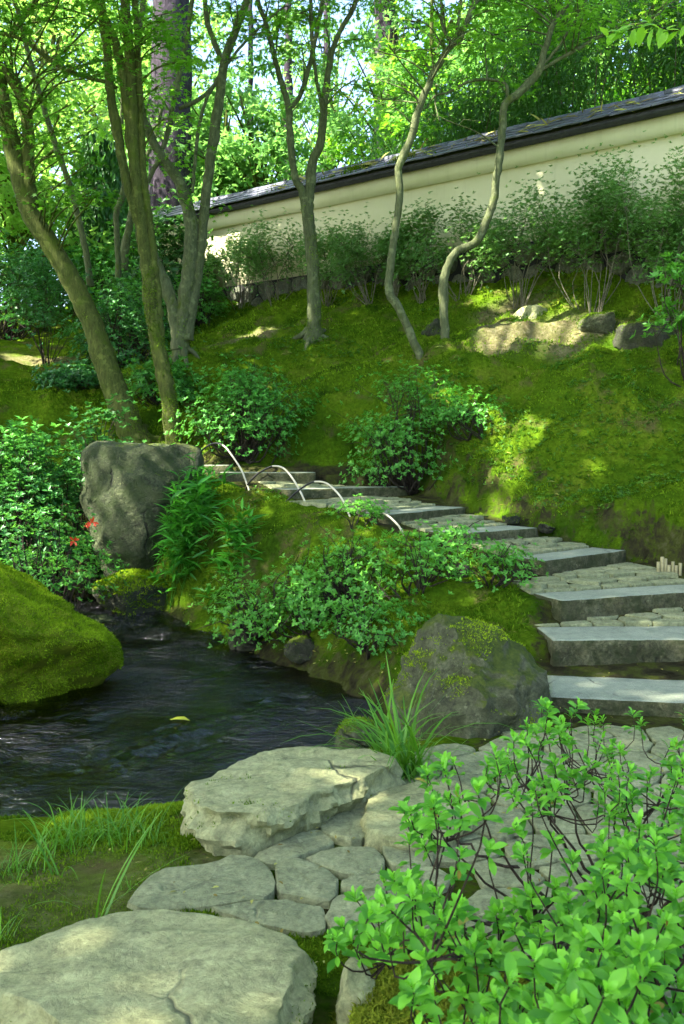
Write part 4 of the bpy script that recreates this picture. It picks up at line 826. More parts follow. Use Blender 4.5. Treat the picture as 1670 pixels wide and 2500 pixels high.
maple('bent grey-green stem standing behind the slim maple', [[(290,680,16),(287,600,15),(284,525,15),(290,500,14),(300,470,13),(303,430,12),(296,330,10),(300,220,8)]], 18.0, [(240,340,150,330,17.5,18.5,6)], M_BARKP, M_MAPLE, 8, None)
maple('smooth pale leaning stem behind the slim maple, beside the bent one', [[(300,660,20),(306,600,19),(318,540,17),(330,470,15),(350,400,12),(380,330,10),(400,250,8)]], 18.5, [(340,440,180,330,18,19,5)], M_BARKP, M_MAPLE, 9, None)

# unseen maples added outside the frame to shade the garden
def shade_tree(label, bx, by, c, r, ns, seed):
    rng = np.random.default_rng(seed); t = thing('maple_tree', label, 'tree', 'maples on the moss slope'); z0 = gz1(bx, by); c = np.array(c); mb = MB()
    mb.tube(smooth_line(np.array([(bx, by, z0 - .2), (bx + .1, by, z0 + 2.2), (bx * .6 + c[0] * .4, by * .6 + c[1] * .4, c[2] - 2.2), c]), 26), np.linspace(.2, .06, 26), 12, .06, seed); mb.build('trunk', M_BARK, t)
    q = nrm(rng.normal(size=(ns, 3))) * (rng.random((ns, 1)) ** .4); C = c + q * np.array(r); C = C[~in_frame(C, 130)]; mb = MB()
    for e in C[::5]: mb.tube(smooth_line(np.array([c - (0, 0, 1.6), c * .5 + e * .5 + (0, 0, -.2), e]), 8), np.linspace(.06, .01, 8), 6, cap=False)
    mb.build('limbs', M_BARK, t)['kind'] = 'stuff'
    P, D, U = fill_sprays(C, rng, (.4, .8), (34, 62), .1, .12); k = sun_open(P, rng, pad=.12); P, D, U = P[k], D[k], U[k]; n = len(P)
    scatter_obj('crown', M_MAPLE, t, T_diamond(.85, .06, .1), P, D, U, rng.uniform(.15, .24, n), rng.random(n))
shade_tree('unseen tall maple added beyond the picture edge to shade the stream', -7.6, 3.4, (-7.4, 3.4, 11.6), (4.8, 4.6, 2.0), 330, 31)
shade_tree('unseen tall maple added beyond the picture edge to shade the steps and the slope', -7.4, 9.4, (-4.6, 9.2, 12.6), (4.6, 3.8, 1.9), 380, 32)
shade_tree('unseen tall maple added behind the camera to shade the foreground paving', -6.2, -2.2, (-6.0, -1.4, 10.6), (4.4, 3.8, 1.8), 280, 33)
shade_tree('unseen tall maple added far beyond the picture edge to shade the far moss bank', -12.0, 11.5, (-11.2, 12.4, 11.8), (3.8, 3.6, 1.8), 220, 35)
shade_tree('unseen tall maple added beyond the picture edge to shade the far wall corner', -9.4, 15.6, (-8.8, 15.8, 12.0), (4.0, 3.8, 1.9), 230, 34)

# ---- woodland behind
def broadleaf(label, u, d, h, r, n, mat, seed, leaf=.16, low=.25, group='woodland trees behind the garden', trunk_r=.14, name='broadleaf_tree'):
    rng = np.random.default_rng(seed); x = (u - CU) * d / F; z0 = gz1(x, d); t = thing(name, label, 'tree', group); mb = MB()
    top = np.array((x + rng.normal() * .4, d, z0 + h)); base = np.array((x, d, z0 - .3)); ax = smooth_line(np.array([base, base * .5 + top * .5 + rng.normal(size=3) * .25, top]), 18)
    mb.tube(ax, np.linspace(trunk_r, .03, 18), 9, .05, seed); mb.build('trunk', M_BARK, t)
    K = 46; q = nrm(rng.normal(size=(K, 3))) * (rng.random((K, 1)) ** .45); c = np.array((x, d, z0 + h * (low + (1 - low) * .55))); C = c + q * np.array((r, r, h * (1 - low) * .56)); mb = MB()
    for e in C: a = ax[int(np.clip((e[2] - z0) / h * 17 * .75, 2, 16))]; mb.tube(smooth_line(np.array([a, a * .5 + e * .5 + (0, 0, .15), e]), 6), np.linspace(.05, .01, 6), 5, cap=False)
    mb.build('limbs', M_BARK, t)['kind'] = 'stuff'
    k = rng.integers(0, K, n); R = rng.uniform(.55, 1.0, K)[k] * r * .34; off = nrm(rng.normal(size=(n, 3))) * (rng.random((n, 1)) ** .5) * np.array((1, 1, .55)); P = C[k] + off * R[:, None]
    D = off + rng.normal(size=(n, 3)) * .7 + (0, 0, -.2); U = rng.normal(size=(n, 3)) * .6 + (0, 0, 1)
    scatter_obj('crown', mat, t, [T_diamond(.7, .08, .12), T_maple(3)], P, D, U, leaf * rng.uniform(.7, 1.3, n), np.clip(rng.normal(.5, .25, n) + .25 * fbm(P * .6, 2, seed), 0, 1), pick=rng.integers(0, 2, n))
FARL = [('sunlit lime-green tree at the picture edge beyond the leaning trunk', -20, 25, 9.5, 3.4, 5000, M_BRIGHT), ('tall sunlit lime-green tree between the leaning trunk and the thin slanting maple', 110, 31, 13, 4.2, 5200, M_BRIGHT),
        ('sunlit yellow-green tree behind the dark columnar conifer', 235, 36, 14, 4.4, 4800, M_BRIGHT), ('low sunlit tree filling the gap under the leaning trunk fork', 40, 21, 4.6, 2.4, 4500, M_BRIGHT),
        ('pale sunlit tree behind the slim upright maple stems', 330, 33, 12, 3.6, 2600, M_BRIGHT), ('blue-green tree above the far wall end', 600, 26, 5.6, 2.6, 5000, M_FAR), ('small blue-green tree beside the far wall end', 530, 27, 5.6, 1.8, 3000, M_FAR),
        ('thin-crowned tree against the bright sky behind the forking vee maple', 700, 40, 13, 3.4, 900, M_FAR), ('thin-crowned tree against the sky beside the far fir', 840, 36, 11.5, 3.2, 1300, M_FAR),
        ('green tree behind the bamboo next to the fir trunk', 960, 30, 9, 3.0, 3600, M_FAR), ('green tree high behind the burred maple', 1090, 27, 10, 3.2, 5000, M_MAPLE), ('dense green tree behind the middle of the bamboo', 1230, 25, 9.2, 3.2, 5500, M_FAR),
        ('yellow-green sunlit tree glimpsed through the bamboo', 1370, 33, 13, 4.2, 4200, M_BRIGHT), ('dense green tree behind the bamboo above the tall hedge', 1490, 25, 9.8, 3.2, 5500, M_MAPLE), ('sunlit green tree at the far picture edge above the wall', 1640, 27, 11, 3.8, 4400, M_BRIGHT),
        ('dark green tree behind the big fir trunk', 440, 29, 8, 2.4, 3200, M_FAR)]
for i, (lb, u, d, h, r, n, mt) in enumerate(FARL): broadleaf(lb, u, d, h, r, int(n * 1.25), mt, 200 + i, .15 + .003 * (d - 20), .18 if d < 30 else .3)
def fir(label, u, d, wd, seed, boughs=26):
    rng = np.random.default_rng(seed); x = (u - CU) * d / F; z0 = gz1(x, d); h = 26.; R = wd / 2 * d / F; t = thing('fir_tree', label, 'tree', 'tall firs behind the garden'); mb = MB()
    P = np.array([(x + rng.normal() * .02, d, z0 - .3 + h * k) for k in np.linspace(0, 1, 60)]); mb.tube(P, R * (1.15 - .75 * np.linspace(0, 1, 60)), 20, .07, seed); mb.build('trunk', M_CONIF, t)
    mb = MB(); PP, DD = [], []
    for i in range(boughs):
        a = rng.uniform(0, 2 * np.pi); z = z0 + rng.uniform(9, h); L = rng.uniform(1.5, 3.5); o = np.array((x, d, z)); e = o + np.array((math.cos(a) * L, math.sin(a) * L, -.25 * L)); B = smooth_line(np.array([o, o * .5 + e * .5 + (0, 0, .2), e]), 12); mb.tube(B, np.linspace(.05, .01, 12), 5, cap=False)
        m = 90; k = rng.integers(3, 12, m); PP.append(B[k] + rng.normal(size=(m, 3)) * .12); DD.append(nrm(e - o) * .7 + rng.normal(size=(m, 3)) * .6 + (0, 0, -.4))
    mb.build('boughs', M_CONIF, t)['kind'] = 'stuff'; PP, DD = np.concatenate(PP), np.concatenate(DD); n = len(PP)
    scatter_obj('needles', M_DEEP, t, T_diamond(.3, .05, .1), PP, DD, rng.normal(size=(n, 3)), rng.uniform(.25, .45, n), rng.random(n))
fir('massive fir trunk with dark furrowed bark behind the low-forking maple', 418, 25, 100, 301); fir('thick fir trunk rising above the bamboo', 942, 31, 62, 302)
fir('thin distant fir trunk against the sky, first from the low-forking maple', 612, 38, 15, 303, 10); fir('distant fir trunk seen through the vee of the forking maple', 704, 37, 22, 304, 10); fir('distant fir trunk just beside the forking maple stem', 798, 39, 21, 305, 10)
# columnar conifer with hanging sprays
def columnar(label, u, d, v0, wd, seed):
    rng = np.random.default_rng(seed); x = (u - CU) * d / F; z0 = gz1(x, d); zt = CZ - (v0 - HV) * d / F; t = thing('columnar_conifer', label, 'conifer'); mb = MB()
    mb.tube(np.array([(x, d, z0 - .2 + (zt - z0) * k) for k in np.linspace(0, 1, 12)]), np.linspace(.12, .02, 12), 8); mb.build('trunk', M_TWIG, t); n = 5200
    k = rng.random(n); a = np.round(rng.random(n) * 11) / 11 * 2 * np.pi + rng.normal(size=n) * .18; r = wd * (.35 + .65 * np.sin(np.pi * np.clip(k * .8 + .18, 0, 1))) * np.sqrt(rng.random(n))
    P = np.c_[x + np.cos(a) * r, d + np.sin(a) * r, z0 + .2 + (zt - z0) * k]; D = np.c_[np.cos(a) * .35, np.sin(a) * .35, np.where(rng.random(n) < .7, -1., .8)] + rng.normal(size=(n, 3)) * .2
    scatter_obj('foliage', M_DEEP, t, T_diamond(.34, .06, .05), P, D, rng.normal(size=(n, 3)), rng.uniform(.12, .26, n), rng.random(n))
columnar('dark columnar conifer with hanging sprays behind the thin slanting maple', 238, 22, 330, .62, 311); columnar('lower dark conifer beside the columnar one, nearer the slim maple', 285, 23.5, 420, .5, 312)
# bamboo behind the wall
for i, (lb, s, off, hh, nn) in enumerate([('dark bamboo clump behind the mossy roof tiles', 5.0, 1.5, 2.9, 11), ('dark dense bamboo clump behind the burred maple', 6.0, 1.3, 3.3, 13), ('bamboo clump between the two crooked maples', 7.0, 1.6, 3.8, 13), ('bamboo clump behind the S-bent maple', 7.9, 1.4, 4.0, 13),
        ('tall bamboo clump beside the S-bent maple top', 8.8, 1.8, 4.4, 13), ('arching bamboo clump above the middle of the tall hedge', 9.6, 1.4, 3.9, 13), ('arching bamboo clump over the wall near the picture edge', 10.4, 1.7, 4.0, 13), ('bamboo clump at the picture edge above the coping', 11.3, 1.4, 3.8, 12), ('low bamboo clump behind the wall right of the vee maple', 4.1, 1.8, 2.4, 9)]):
    rng = np.random.default_rng(330 + i); c = wall_at(s) - WN * (off + .3); z0 = gz1(c[0], c[1]); t = thing('bamboo_clump', lb, 'bamboo', 'bamboo behind the wall'); PP, DD = [], []
    for _ in range(nn):
        b = np.array((c[0] + rng.normal() * .4, c[1] + rng.normal() * .4, z0 - .1)); lean = rng.normal(size=2) * .5; H = hh * rng.uniform(.75, 1.15); B = smooth_line(np.array([b, b + (lean[0] * .3, lean[1] * .3, H * .55), b + (lean[0] * 1.3, lean[1] * 1.3, H)]), 16)
        mb = MB(); mb.tube(B, np.linspace(.016, .005, 16), 6); mb.build('culm', M_SEDGE if rng.random() < .5 else M_TWIGP, t); m = 330; k = 2 + (13 * rng.random(m) ** .75).astype(int); P = B[k] + rng.normal(size=(m, 3)) * (.28, .28, .2); PP.append(P); DD.append(nrm(P - B[k]) * .7 + rng.normal(size=(m, 3)) * .35 + (0, 0, -.45))
    PP, DD = np.concatenate(PP), np.concatenate(DD); n = len(PP); o = scatter_obj('foliage', M_BAMB, t, LANCE, PP, DD, rng.normal(size=(n, 3)) * .5 + (0, 0, 1), rng.uniform(.13, .24, n), np.clip(rng.normal(.45, .28, n), 0, 1))
# ------------------------------------------------------------------ shrubs
def rosettes(tips, axes, rng, per, spread=(.9, 1.25)):
    """leaf bases, directions and face normals of whorls at the tips"""
    n = len(tips); k = np.repeat(np.arange(n), per); m = len(k); a = nrm(axes)[k]; ref = nrm(np.cross(a, np.array((.3, .2, .93)) + rng.normal(size=(n, 3))[k] * .3)); b = np.cross(a, ref)
    th = (np.tile(np.arange(per), n) / per * 2 * np.pi * 2.4) + rng.normal(size=m) * .35 + rng.uniform(0, 6, n)[k]; op = rng.uniform(*spread, m); r = np.cos(th)[:, None] * ref + np.sin(th)[:, None] * b
    return tips[k] + a * rng.uniform(-.012, .004, m)[:, None], a * np.cos(op)[:, None] + r * np.sin(op)[:, None], a * np.sin(op)[:, None] - r * np.cos(op)[:, None], k
def shrub(label, u, v, d, wd, h, tips, mat, seed, name='azalea', cat='shrub', leaf=(.027, .042), lift=.3, per=7, clump=.17, dep=None, stems=None, twig=None, tpl=None, group=None, upright=False, ground=True, flat=1.0, gap=True):
    rng = np.random.default_rng(seed); b = W(u, v, d)
    if ground: b[2] = gz1(b[0], b[1])
    if h > 50: h = max(.25, CZ - (h - HV) * d / F - b[2])
    dep = dep or wd * .85; K = int(np.clip(tips // 16, 8, 60 if not upright else 15)); q = nrm(rng.normal(size=(K, 3))); q[:, 2] = np.abs(q[:, 2]) if not upright else rng.uniform(0, 1, K); rr = rng.uniform(.45, 1, K) ** .6
    C = np.c_[q[:, 0] * wd / 2 * rr, q[:, 1] * dep / 2 * rr, lift * h + (1 - lift) * h * (q[:, 2] * rr if not upright else q[:, 2])]
    if upright: C[:, :2] *= (.55 + .45 * C[:, 2:3] / h)
    C += b; t = thing(name, label, cat, group); mb = MB(); tw = twig or M_TWIG; rt = [b + np.array((rng.normal() * .05 * wd, rng.normal() * .05 * wd, -.06)) for _ in range(stems or 5)]
    for i, c in enumerate(C):
        r = rt[i % len(rt)]; m1 = r * .55 + c * .45 + np.array((0, 0, -.10 * h if not upright else .02)) + rng.normal(size=3) * .05 * wd; m2 = r * .22 + c * .78 + rng.normal(size=3) * .04 * wd
        s = min(.016, .010 * wd + .003) if not upright else .008; mb.tube(smooth_line(np.array([r, m1, m2, c]), 9), np.linspace(s, .003, 9), 5, cap=False)
        for _ in range(2): e = c + rng.normal(size=3) * clump * wd * .7; mb.tube(np.array([m2, m2 * .4 + e * .6 + rng.normal(size=3) * .02, e]), np.linspace(.0045, .002, 3), 4, cap=False)
    k = rng.integers(0, K, tips); P = C[k] + rng.normal(size=(tips, 3)) * clump * wd * np.array((.75, .75, .45 * flat)); ax = nrm(P - b - np.array((0, 0, h * .25))) * .8 + np.array((0, 0, .8)) + rng.normal(size=(tips, 3)) * .35
    gzv = gz(P[:, 0], P[:, 1]) if ground else np.full(tips, -99.); P[:, 2] = np.maximum(P[:, 2], gzv + .03)
    mb.build('stems', tw, t); L, D, U, kk = rosettes(P, ax, rng, per); n = len(L)
    rnd = np.clip(.5 + .28 * fbm(P * 4, 2, seed)[kk] + rng.normal(size=n) * .16, 0, 1)
    scatter_obj('foliage', mat, t, tpl or T_diamond(.46, .06, .12), L, D, U, rng.uniform(*leaf, n), rnd); return t

# the azaleas above the stream; the height is given by the picture row of the top
shrub('leafy azalea at the water side next to the dwarf bamboo', 660, 1545, 8.75, 1.1, 1385, 620, M_AZ_L, 401, lift=.08)
shrub('tallest azalea in the middle of the stream bank with an open twiggy top', 850, 1540, 8.4, 1.1, 1310, 680, M_AZ_L, 402, lift=.12, clump=.15)
shrub('gnarled azalea with mossy twisting stems above the boulder', 1020, 1520, 8.1, .95, 1300, 400, M_AZ_L, 403, lift=.25)
shrub('sparse twiggy azalea around the log posts', 1200, 1470, 7.9, .7, 1330, 190, M_AZ_L, 404, lift=.4, clump=.2)
shrub('low leafy azalea sprig just behind the boulder with moss patches', 900, 1590, 7.6, .8, 1470, 330, M_AZ, 405, lift=.15)
shrub('small azalea sprig at the foot of the seventh step', 860, 1275, 9.3, .55, 1235, 140, M_AZ_L, 406, lift=.4)
shrub('spreading azalea top beside the fifth step', 1080, 1330, 8.6, .8, 1285, 170, M_AZ_L, 407, lift=.4, flat=.6)
shrub('low azalea fringe over the dark bank below the tallest azalea', 750, 1580, 8.35, .8, 1440, 330, M_AZ, 408, lift=.1)
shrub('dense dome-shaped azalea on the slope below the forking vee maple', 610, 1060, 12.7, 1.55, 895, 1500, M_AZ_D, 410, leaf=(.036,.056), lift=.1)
shrub('feathery azalea at the foot of the crooked maples, its top sunlit', 1000, 1095, 11.9, 1.25, 865, 1300, M_AZ, 411, leaf=(.03,.05), lift=.1)
shrub('thin open azalea beside the sunlit one, edge of the moss mound', 1160, 1085, 11.5, .9, 945, 340, M_AZ, 412, leaf=(.03,.045), lift=.25)
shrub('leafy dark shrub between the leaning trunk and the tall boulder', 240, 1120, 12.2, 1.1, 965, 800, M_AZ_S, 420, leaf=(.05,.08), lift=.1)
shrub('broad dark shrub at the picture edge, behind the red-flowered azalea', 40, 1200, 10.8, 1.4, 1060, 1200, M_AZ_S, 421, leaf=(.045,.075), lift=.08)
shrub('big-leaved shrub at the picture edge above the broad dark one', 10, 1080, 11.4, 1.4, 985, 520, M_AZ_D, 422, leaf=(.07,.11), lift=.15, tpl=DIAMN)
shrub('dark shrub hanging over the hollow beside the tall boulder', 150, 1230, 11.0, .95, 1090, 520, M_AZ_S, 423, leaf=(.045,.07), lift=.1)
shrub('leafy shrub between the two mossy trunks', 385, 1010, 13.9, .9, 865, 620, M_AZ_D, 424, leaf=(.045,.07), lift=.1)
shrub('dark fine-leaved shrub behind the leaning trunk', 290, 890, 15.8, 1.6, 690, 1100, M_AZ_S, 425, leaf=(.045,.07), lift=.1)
shrub('green mounded shrub further up behind the slim maple', 330, 780, 18.0, 2.0, 660, 1000, M_AZ, 426, leaf=(.055,.085), lift=.1)
shrub('bare-stemmed dark azalea on the far moss bank at the picture edge', 110, 880, 16.6, 1.7, 650, 900, M_AZ_S, 427, leaf=(.045,.075), lift=.45, upright=True, stems=3)
shrub('grey-green shrub behind the bare-stemmed azalea', 10, 800, 19, 2.3, 600, 1100, M_AZ_S, 428, leaf=(.06,.09), lift=.3)
shrub('wide green shrub mass below the lime-green trees', 120, 690, 21.5, 2.8, 580, 1100, M_AZ, 429, leaf=(.07,.11), lift=.2)
shrub('green shrub at the foot of the columnar conifer', 260, 690, 20.5, 2.2, 610, 900, M_AZ_D, 430, leaf=(.065,.10), lift=.15)
shrub('large-leaved evergreen shrub at the wall end behind the low-forking maple', 410, 660, 19.5, 1.7, 490, 800, M_DEEP, 431, leaf=(.10,.17), lift=.1, tpl=DIAMN)
shrub('low dark shrub at the foot of the low-forking maple', 480, 770, 18.2, 1.2, 660, 520, M_AZ_D, 432, leaf=(.045,.07), lift=.1)
shrub('pale shrub in front of the far wall corner', 355, 700, 21, 1.6, 540, 600, M_AZ, 433, leaf=(.08,.13), lift=.2)
shrub('low fern-like shrub under the leaning trunk on the far bank', 180, 960, 14.2, .9, 900, 420, M_AZ_S, 434, leaf=(.05,.08), lift=.1)
shrub('yellow-green shrub reaching in from the picture edge above the moss-topped stone', 1690, 800, 11.0, .9, 590, 330, M_AZ_L, 440, leaf=(.055,.085), lift=.4, tpl=DIAMN, clump=.14)
fl = shrub('sprawling azalea with a few red flowers at the water, before the tall boulder', 105, 1425, 9.7, 1.15, 1240, 620, M_AZ, 445, leaf=(.032,.05), lift=.35, tpl=DIAMN)
M_RED = mat_leaf('red_petal', (.50,.02,.015), (.72,.07,.04), (.9,.15,.08), .3, .5, .3)
for u, v in ((226,1275),(182,1322),(212,1281)):
    c = W(u, v, 9.3); rng = np.random.default_rng(u); n = 6; a = np.arange(n) / n * 2 * np.pi; D = np.c_[np.cos(a), -.6 + 0 * a, np.sin(a)] + rng.normal(size=(n, 3)) * .2
    scatter_obj('flower', M_RED, fl, OVAL, np.repeat(c[None], n, 0) + rng.normal(size=(n, 3)) * .006, D, np.tile((0., -1, 0), (n, 1)), .055 if u != 212 else .035, rng.random(n))

# clipped small-leaved shrubs along the wall foot
for i, (lb, u, vb, vt, wpx) in enumerate([('small-leaved wall shrub nearest the far wall corner', 580, 748, 568, 100), ('small-leaved wall shrub, second from the far corner', 672, 752, 556, 120), ('small-leaved wall shrub just right of the vee maple', 800, 745, 565, 90),
        ('small-leaved wall shrub in front of the dark foundation, third from the vee maple side', 895, 742, 545, 125), ('thin small-leaved wall shrub with pale stems between the crooked maples', 1030, 742, 520, 95), ('sunlit glossy wall shrub behind the S-bent trunk', 1130, 722, 490, 150),
        ('rounded wall shrub right of the S-bent trunk', 1270, 706, 452, 150), ('tall many-stemmed hedge shrub over the bare stones', 1450, 704, 372, 190), ('tallest hedge shrub at the picture edge', 1625, 690, 325, 190), ('low wall shrub with grey stems in front of the bare stones', 960, 738, 560, 70)]):
    d = wall_d(u) - .75; wd = wpx * 1.7 * d / F; h = (1.0 if u > 1400 else .9) * (vb - vt) * d / F; tall = h > 1.7
    shrub(lb, u, vb, d, wd, h, 3400 if tall else 1600, M_BOX, 460 + i, 'wall_shrub', leaf=(.030,.048), lift=.60 if 1200 < u < 1500 else .46, per=6, clump=.13, upright=True, stems=4, twig=M_TWIGP, group='clipped shrubs along the wall', dep=.7, flat=1.9)

# dwarf bamboo
for lb, u, v, d, wd, h, n, sd in [('bright green dwarf bamboo clump against the tall boulder', 446, 1425, 10.25, .42, .82, 60, 481), ('low dwarf bamboo tuft between the bamboo clump and the azalea', 580, 1400, 9.9, .4, .3, 24, 482), ('thin dwarf bamboo shoots at the boulder side beside the first hoop', 490, 1250, 10.6, .3, .5, 22, 483)]:
    rng = np.random.default_rng(sd); b = W(u, v, d); t = thing('dwarf_bamboo', lb, 'bamboo', 'dwarf bamboo at the boulder'); P, D = [], []; mb = MB()
    for _ in range(n):
        x, y = b[0] + rng.normal() * wd * .22, b[1] + rng.normal() * wd * .22; z = gz1(x, y); H = h * rng.uniform(.35, 1); e = np.array((x + rng.normal() * wd * .22, y + rng.normal() * wd * .2 - .05, z + H)); a = np.array((x, y, z - .03)); mb.tube(np.array([a, a * .5 + e * .5 + (0, 0, .04), e]), np.linspace(.004, .002, 3), 5, cap=False)
        m = 11; k = rng.uniform(.4, 1, m)[:, None]; P.append(a * (1 - k) + e * k); th = rng.uniform(0, 2 * np.pi, m); D.append(np.c_[np.cos(th), np.sin(th), rng.uniform(-.35, .9, m)])
    mb.build('culms', M_SEDGE, t); P, D = np.concatenate(P), np.concatenate(D); scatter_obj('foliage', M_DWARF, t, LANCE, P, D, rng.normal(size=P.shape) * .4 + (0, 0, 1), rng.uniform(.13, .24, len(P)), rng.random(len(P)))

# sedges and grasses
GRASS = [T_blade(b, .0105, 6) for b in (.5, 1.0, 1.5, 1.9)]
def tuft(label, c, n, L, spread, seed, lean=(0, 0), name='grass_tuft', mat=None, group='grass tufts on the stream bank'):
    rng = np.random.default_rng(seed); P = np.array(c) + rng.normal(size=(n, 3)) * (spread, spread, 0); P[:, 2] = gz(P[:, 0], P[:, 1]) - .015; a = rng.uniform(0, 2 * np.pi, n); o = rng.uniform(.1, .8, n)
    D = np.c_[np.cos(a) * o + lean[0], np.sin(a) * o + lean[1], np.ones(n)]; U = np.c_[-np.cos(a) - lean[0] * 2, -np.sin(a) - lean[1] * 2, np.full(n, .3)]
    t = thing(name, label, 'grass', group); scatter_obj('blades', mat or M_SEDGE, t, GRASS, P, D, U, rng.uniform(.3, 1.1, n) * L, np.clip(rng.normal(.4, .3, n), 0, 1), pick=rng.integers(0, 4, n)); return t
tuft('tall sedge clump arching out from beside the boulder with moss patches', WZ(985,1895,0), 150, .60, .055, 501, (-.28, .05), 'sedge_clump', group=None)
tuft('biggest grass tuft on the near stream bank', WZ(175,2045,-.03), 120, .27, .08, 502, (.1, 0)); tuft('grass tuft on the bank next to the thick slab', WZ(290,2035,-.03), 80, .22, .07, 503); tuft('short grass tuft at the picture edge on the near bank', WZ(30,2120,-.02), 70, .2, .06, 504)
tuft('few long blades leaning over the near bank moss', WZ(140,2130,-.02), 7, .36, .012, 505, (.1, 0)); tuft('single tall curved blades at the edge of the big near slab', WZ(235,2250,0), 8, .42, .012, 506, (.08, .02)); tuft('tiny grass tuft at the bottom picture edge of the near bank', WZ(8,2290,0), 16, .16, .02, 507)
tuft('small sparse tuft on the bank close to the thick slab corner', WZ(360,2050,-.02), 70, .15, .07, 508); tuft('tiny tuft by the pointed flagstone', WZ(315,2170,0), 14, .12, .02, 509); tuft('thin grass at the foot of the fourth step', W(1285,1470,7.8), 18, .16, .03, 510); tuft('thin dry stalks at the water side behind the sedge', WZ(880,1700,-.1), 18, .42, .04, 511, (-.3, 0))

# ------------------------------------------------------------------ the near azalea
near = thing('azalea', 'big fresh green azalea in the foreground with whorled leaves over the paving', 'shrub'); rng = np.random.default_rng(600)
NEARP = [(1265,1690),(1300,1672),(1345,1690),(1400,1720),(1470,1705),(1530,1720),(1600,1712),(1690,1730),(1760,1800),(1800,2700),(1000,2700),(1040,2480),(960,2400),(960,2340),(880,2330),(790,2330),(752,2300),(765,2240),(830,2190),(900,2180),(930,2120),(905,2070),(960,2010),(930,1980),(1010,1930),(1030,1850),(1120,1845),(1200,1830),(1235,1790)]
tips = []
while len(tips) < 400:
    u, v = rng.uniform(740, 1800), rng.uniform(1660, 2700)
    if poly_sdf(np.array([u]), np.array([v]), NEARP)[0] > -6: continue
    z = .56 + .10 * math.sin(u * .011 + v * .007) - .26 * max(0, (1080 - u) / 340) + rng.normal() * .10 - .10 * sstep(1700, 1660, v); p = WZ(u, v, z)
    hole = poly_sdf(np.array([u]), np.array([v]), [(1080,1985),(1190,1950),(1330,1990),(1420,2060),(1390,2150),(1290,2160),(1180,2210),(1090,2190),(1010,2120)])[0]
    if hole < 0 and rng.random() < .8: continue
    if any(np.linalg.norm(p - q) < .032 for q in tips): continue
    tips.append(p)
tips = np.array(tips); base = np.array([WZ(1440,2190,0), WZ(1560,2260,0), WZ(1330,2120,0), WZ(1640,2080,0)]) - np.array((0, 0, .04))
ax = np.c_[rng.normal(size=(len(tips), 2)) * .28, np.ones(len(tips))] + nrm(tips - base.mean(axis=0)) * .55
nodes = tips - nrm(ax) * rng.uniform(.05, .10, len(tips))[:, None]; K = 34; C = nodes[rng.choice(len(nodes), K, replace=False)]
for _ in range(6):
    lab = np.argmin(((nodes[:, None] - C[None]) ** 2).sum(-1), 1); C = np.array([nodes[lab == k].mean(axis=0) if (lab == k).any() else C[k] for k in range(K)])
C[:, 2] -= .05; mb = MB()
for k in range(K):
    b = base[np.argmin(np.linalg.norm((base - C[k])[:, :2], axis=1))]; mid = b * .5 + C[k] * .5 + rng.normal(size=3) * .05 - (0, 0, .03); B = smooth_line(np.array([b, mid, C[k]]), 14); B[2:-1] += rng.normal(size=(11, 3)) * .006; mb.tube(B, np.linspace(.0075, .0026, 14), 7, .06, k, cap=False)
    for i in np.where(lab == k)[0]:
        q = nodes[i]; mb.tube(smooth_line(np.array([C[k], C[k] * .4 + q * .6 - (0, 0, .02) + rng.normal(size=3) * .012, q, tips[i]]), 8), np.linspace(.0027, .0014, 8), 6, cap=False)
mb.build('stems', mat_bark('azalea_stem', (.030,.022,.014), (.085,.062,.038), (.06,.07,.02), .25, .4, 60), near)
NLEAF = [T_ribbon([0, .18, .42, .66, .86, 1], [.014, .085, .17, .205, .13, .004], z, .28) for z in ([0, .03, .04, .02, -.04, -.12], [0, .05, .09, .10, .07, .01], [0, .0, -.02, -.07, -.15, -.26])]
L, D, U, kk = rosettes(tips, ax, rng, 7, (.85, 1.45)); L3, D3, U3, k3 = rosettes(tips - nrm(ax) * rng.uniform(.02, .05, (len(tips), 1)), ax, rng, 5, (1.1, 1.8)); L, D, U = np.concatenate([L, L3]), np.concatenate([D, D3]), np.concatenate([U, U3]); L2, D2, U2, kk2 = rosettes(tips + nrm(ax) * .012, ax, rng, 4, (.25, .7)); n1, n2 = len(L), len(L2)
L, D, U = np.concatenate([L, L2]), np.concatenate([D, D2]), np.concatenate([U, U2]); size = np.r_[rng.uniform(.024, .049, n1), rng.uniform(.018, .032, n2)]; rn = np.clip(np.r_[rng.normal(.40, .28, n1), rng.normal(.85, .15, n2)], 0, 1); pk = rng.integers(0, 3, n1 + n2)
fr = in_frame(L, -10); score = np.where(fr & (np.arange(n1 + n2) < n1), size / L[:, 1], 0); big = np.zeros(n1 + n2, bool); big[np.argsort(-score)[:300]] = True
leaf_mesh = {}
for k in range(3):
    for q in range(5):
        V, T = NLEAF[k]; oo = mesh_np('leaf', V, T, M_NEAR, None, True, {'rnd': np.full(len(V), .1 + .2 * q)}); leaf_mesh[k, q] = oo.data; bpy.data.objects.remove(oo)
from mathutils import Matrix as Mx
for i in np.where(big)[0]:
    d_ = nrm(D[i]); r_ = nrm(np.cross(d_, U[i])); u_ = np.cross(r_, d_); o = bpy.data.objects.new('leaf', leaf_mesh[int(pk[i]), int(min(4, rn[i] * 5))]); COL.objects.link(o); o.parent = near; s = size[i]
    o.matrix_world = Mx(((r_[0] * s, d_[0] * s, u_[0] * s, L[i][0]), (r_[1] * s, d_[1] * s, u_[1] * s, L[i][1]), (r_[2] * s, d_[2] * s, u_[2] * s, L[i][2]), (0, 0, 0, 1)))
s = ~big; V, T, R = scatter(NLEAF, L[s], D[s], U[s], size[s], rn[s], pick=pk[s]); o = mesh_np('foliage', V, T, M_NEAR, near, True, {'rnd': R}); o['kind'] = 'stuff'
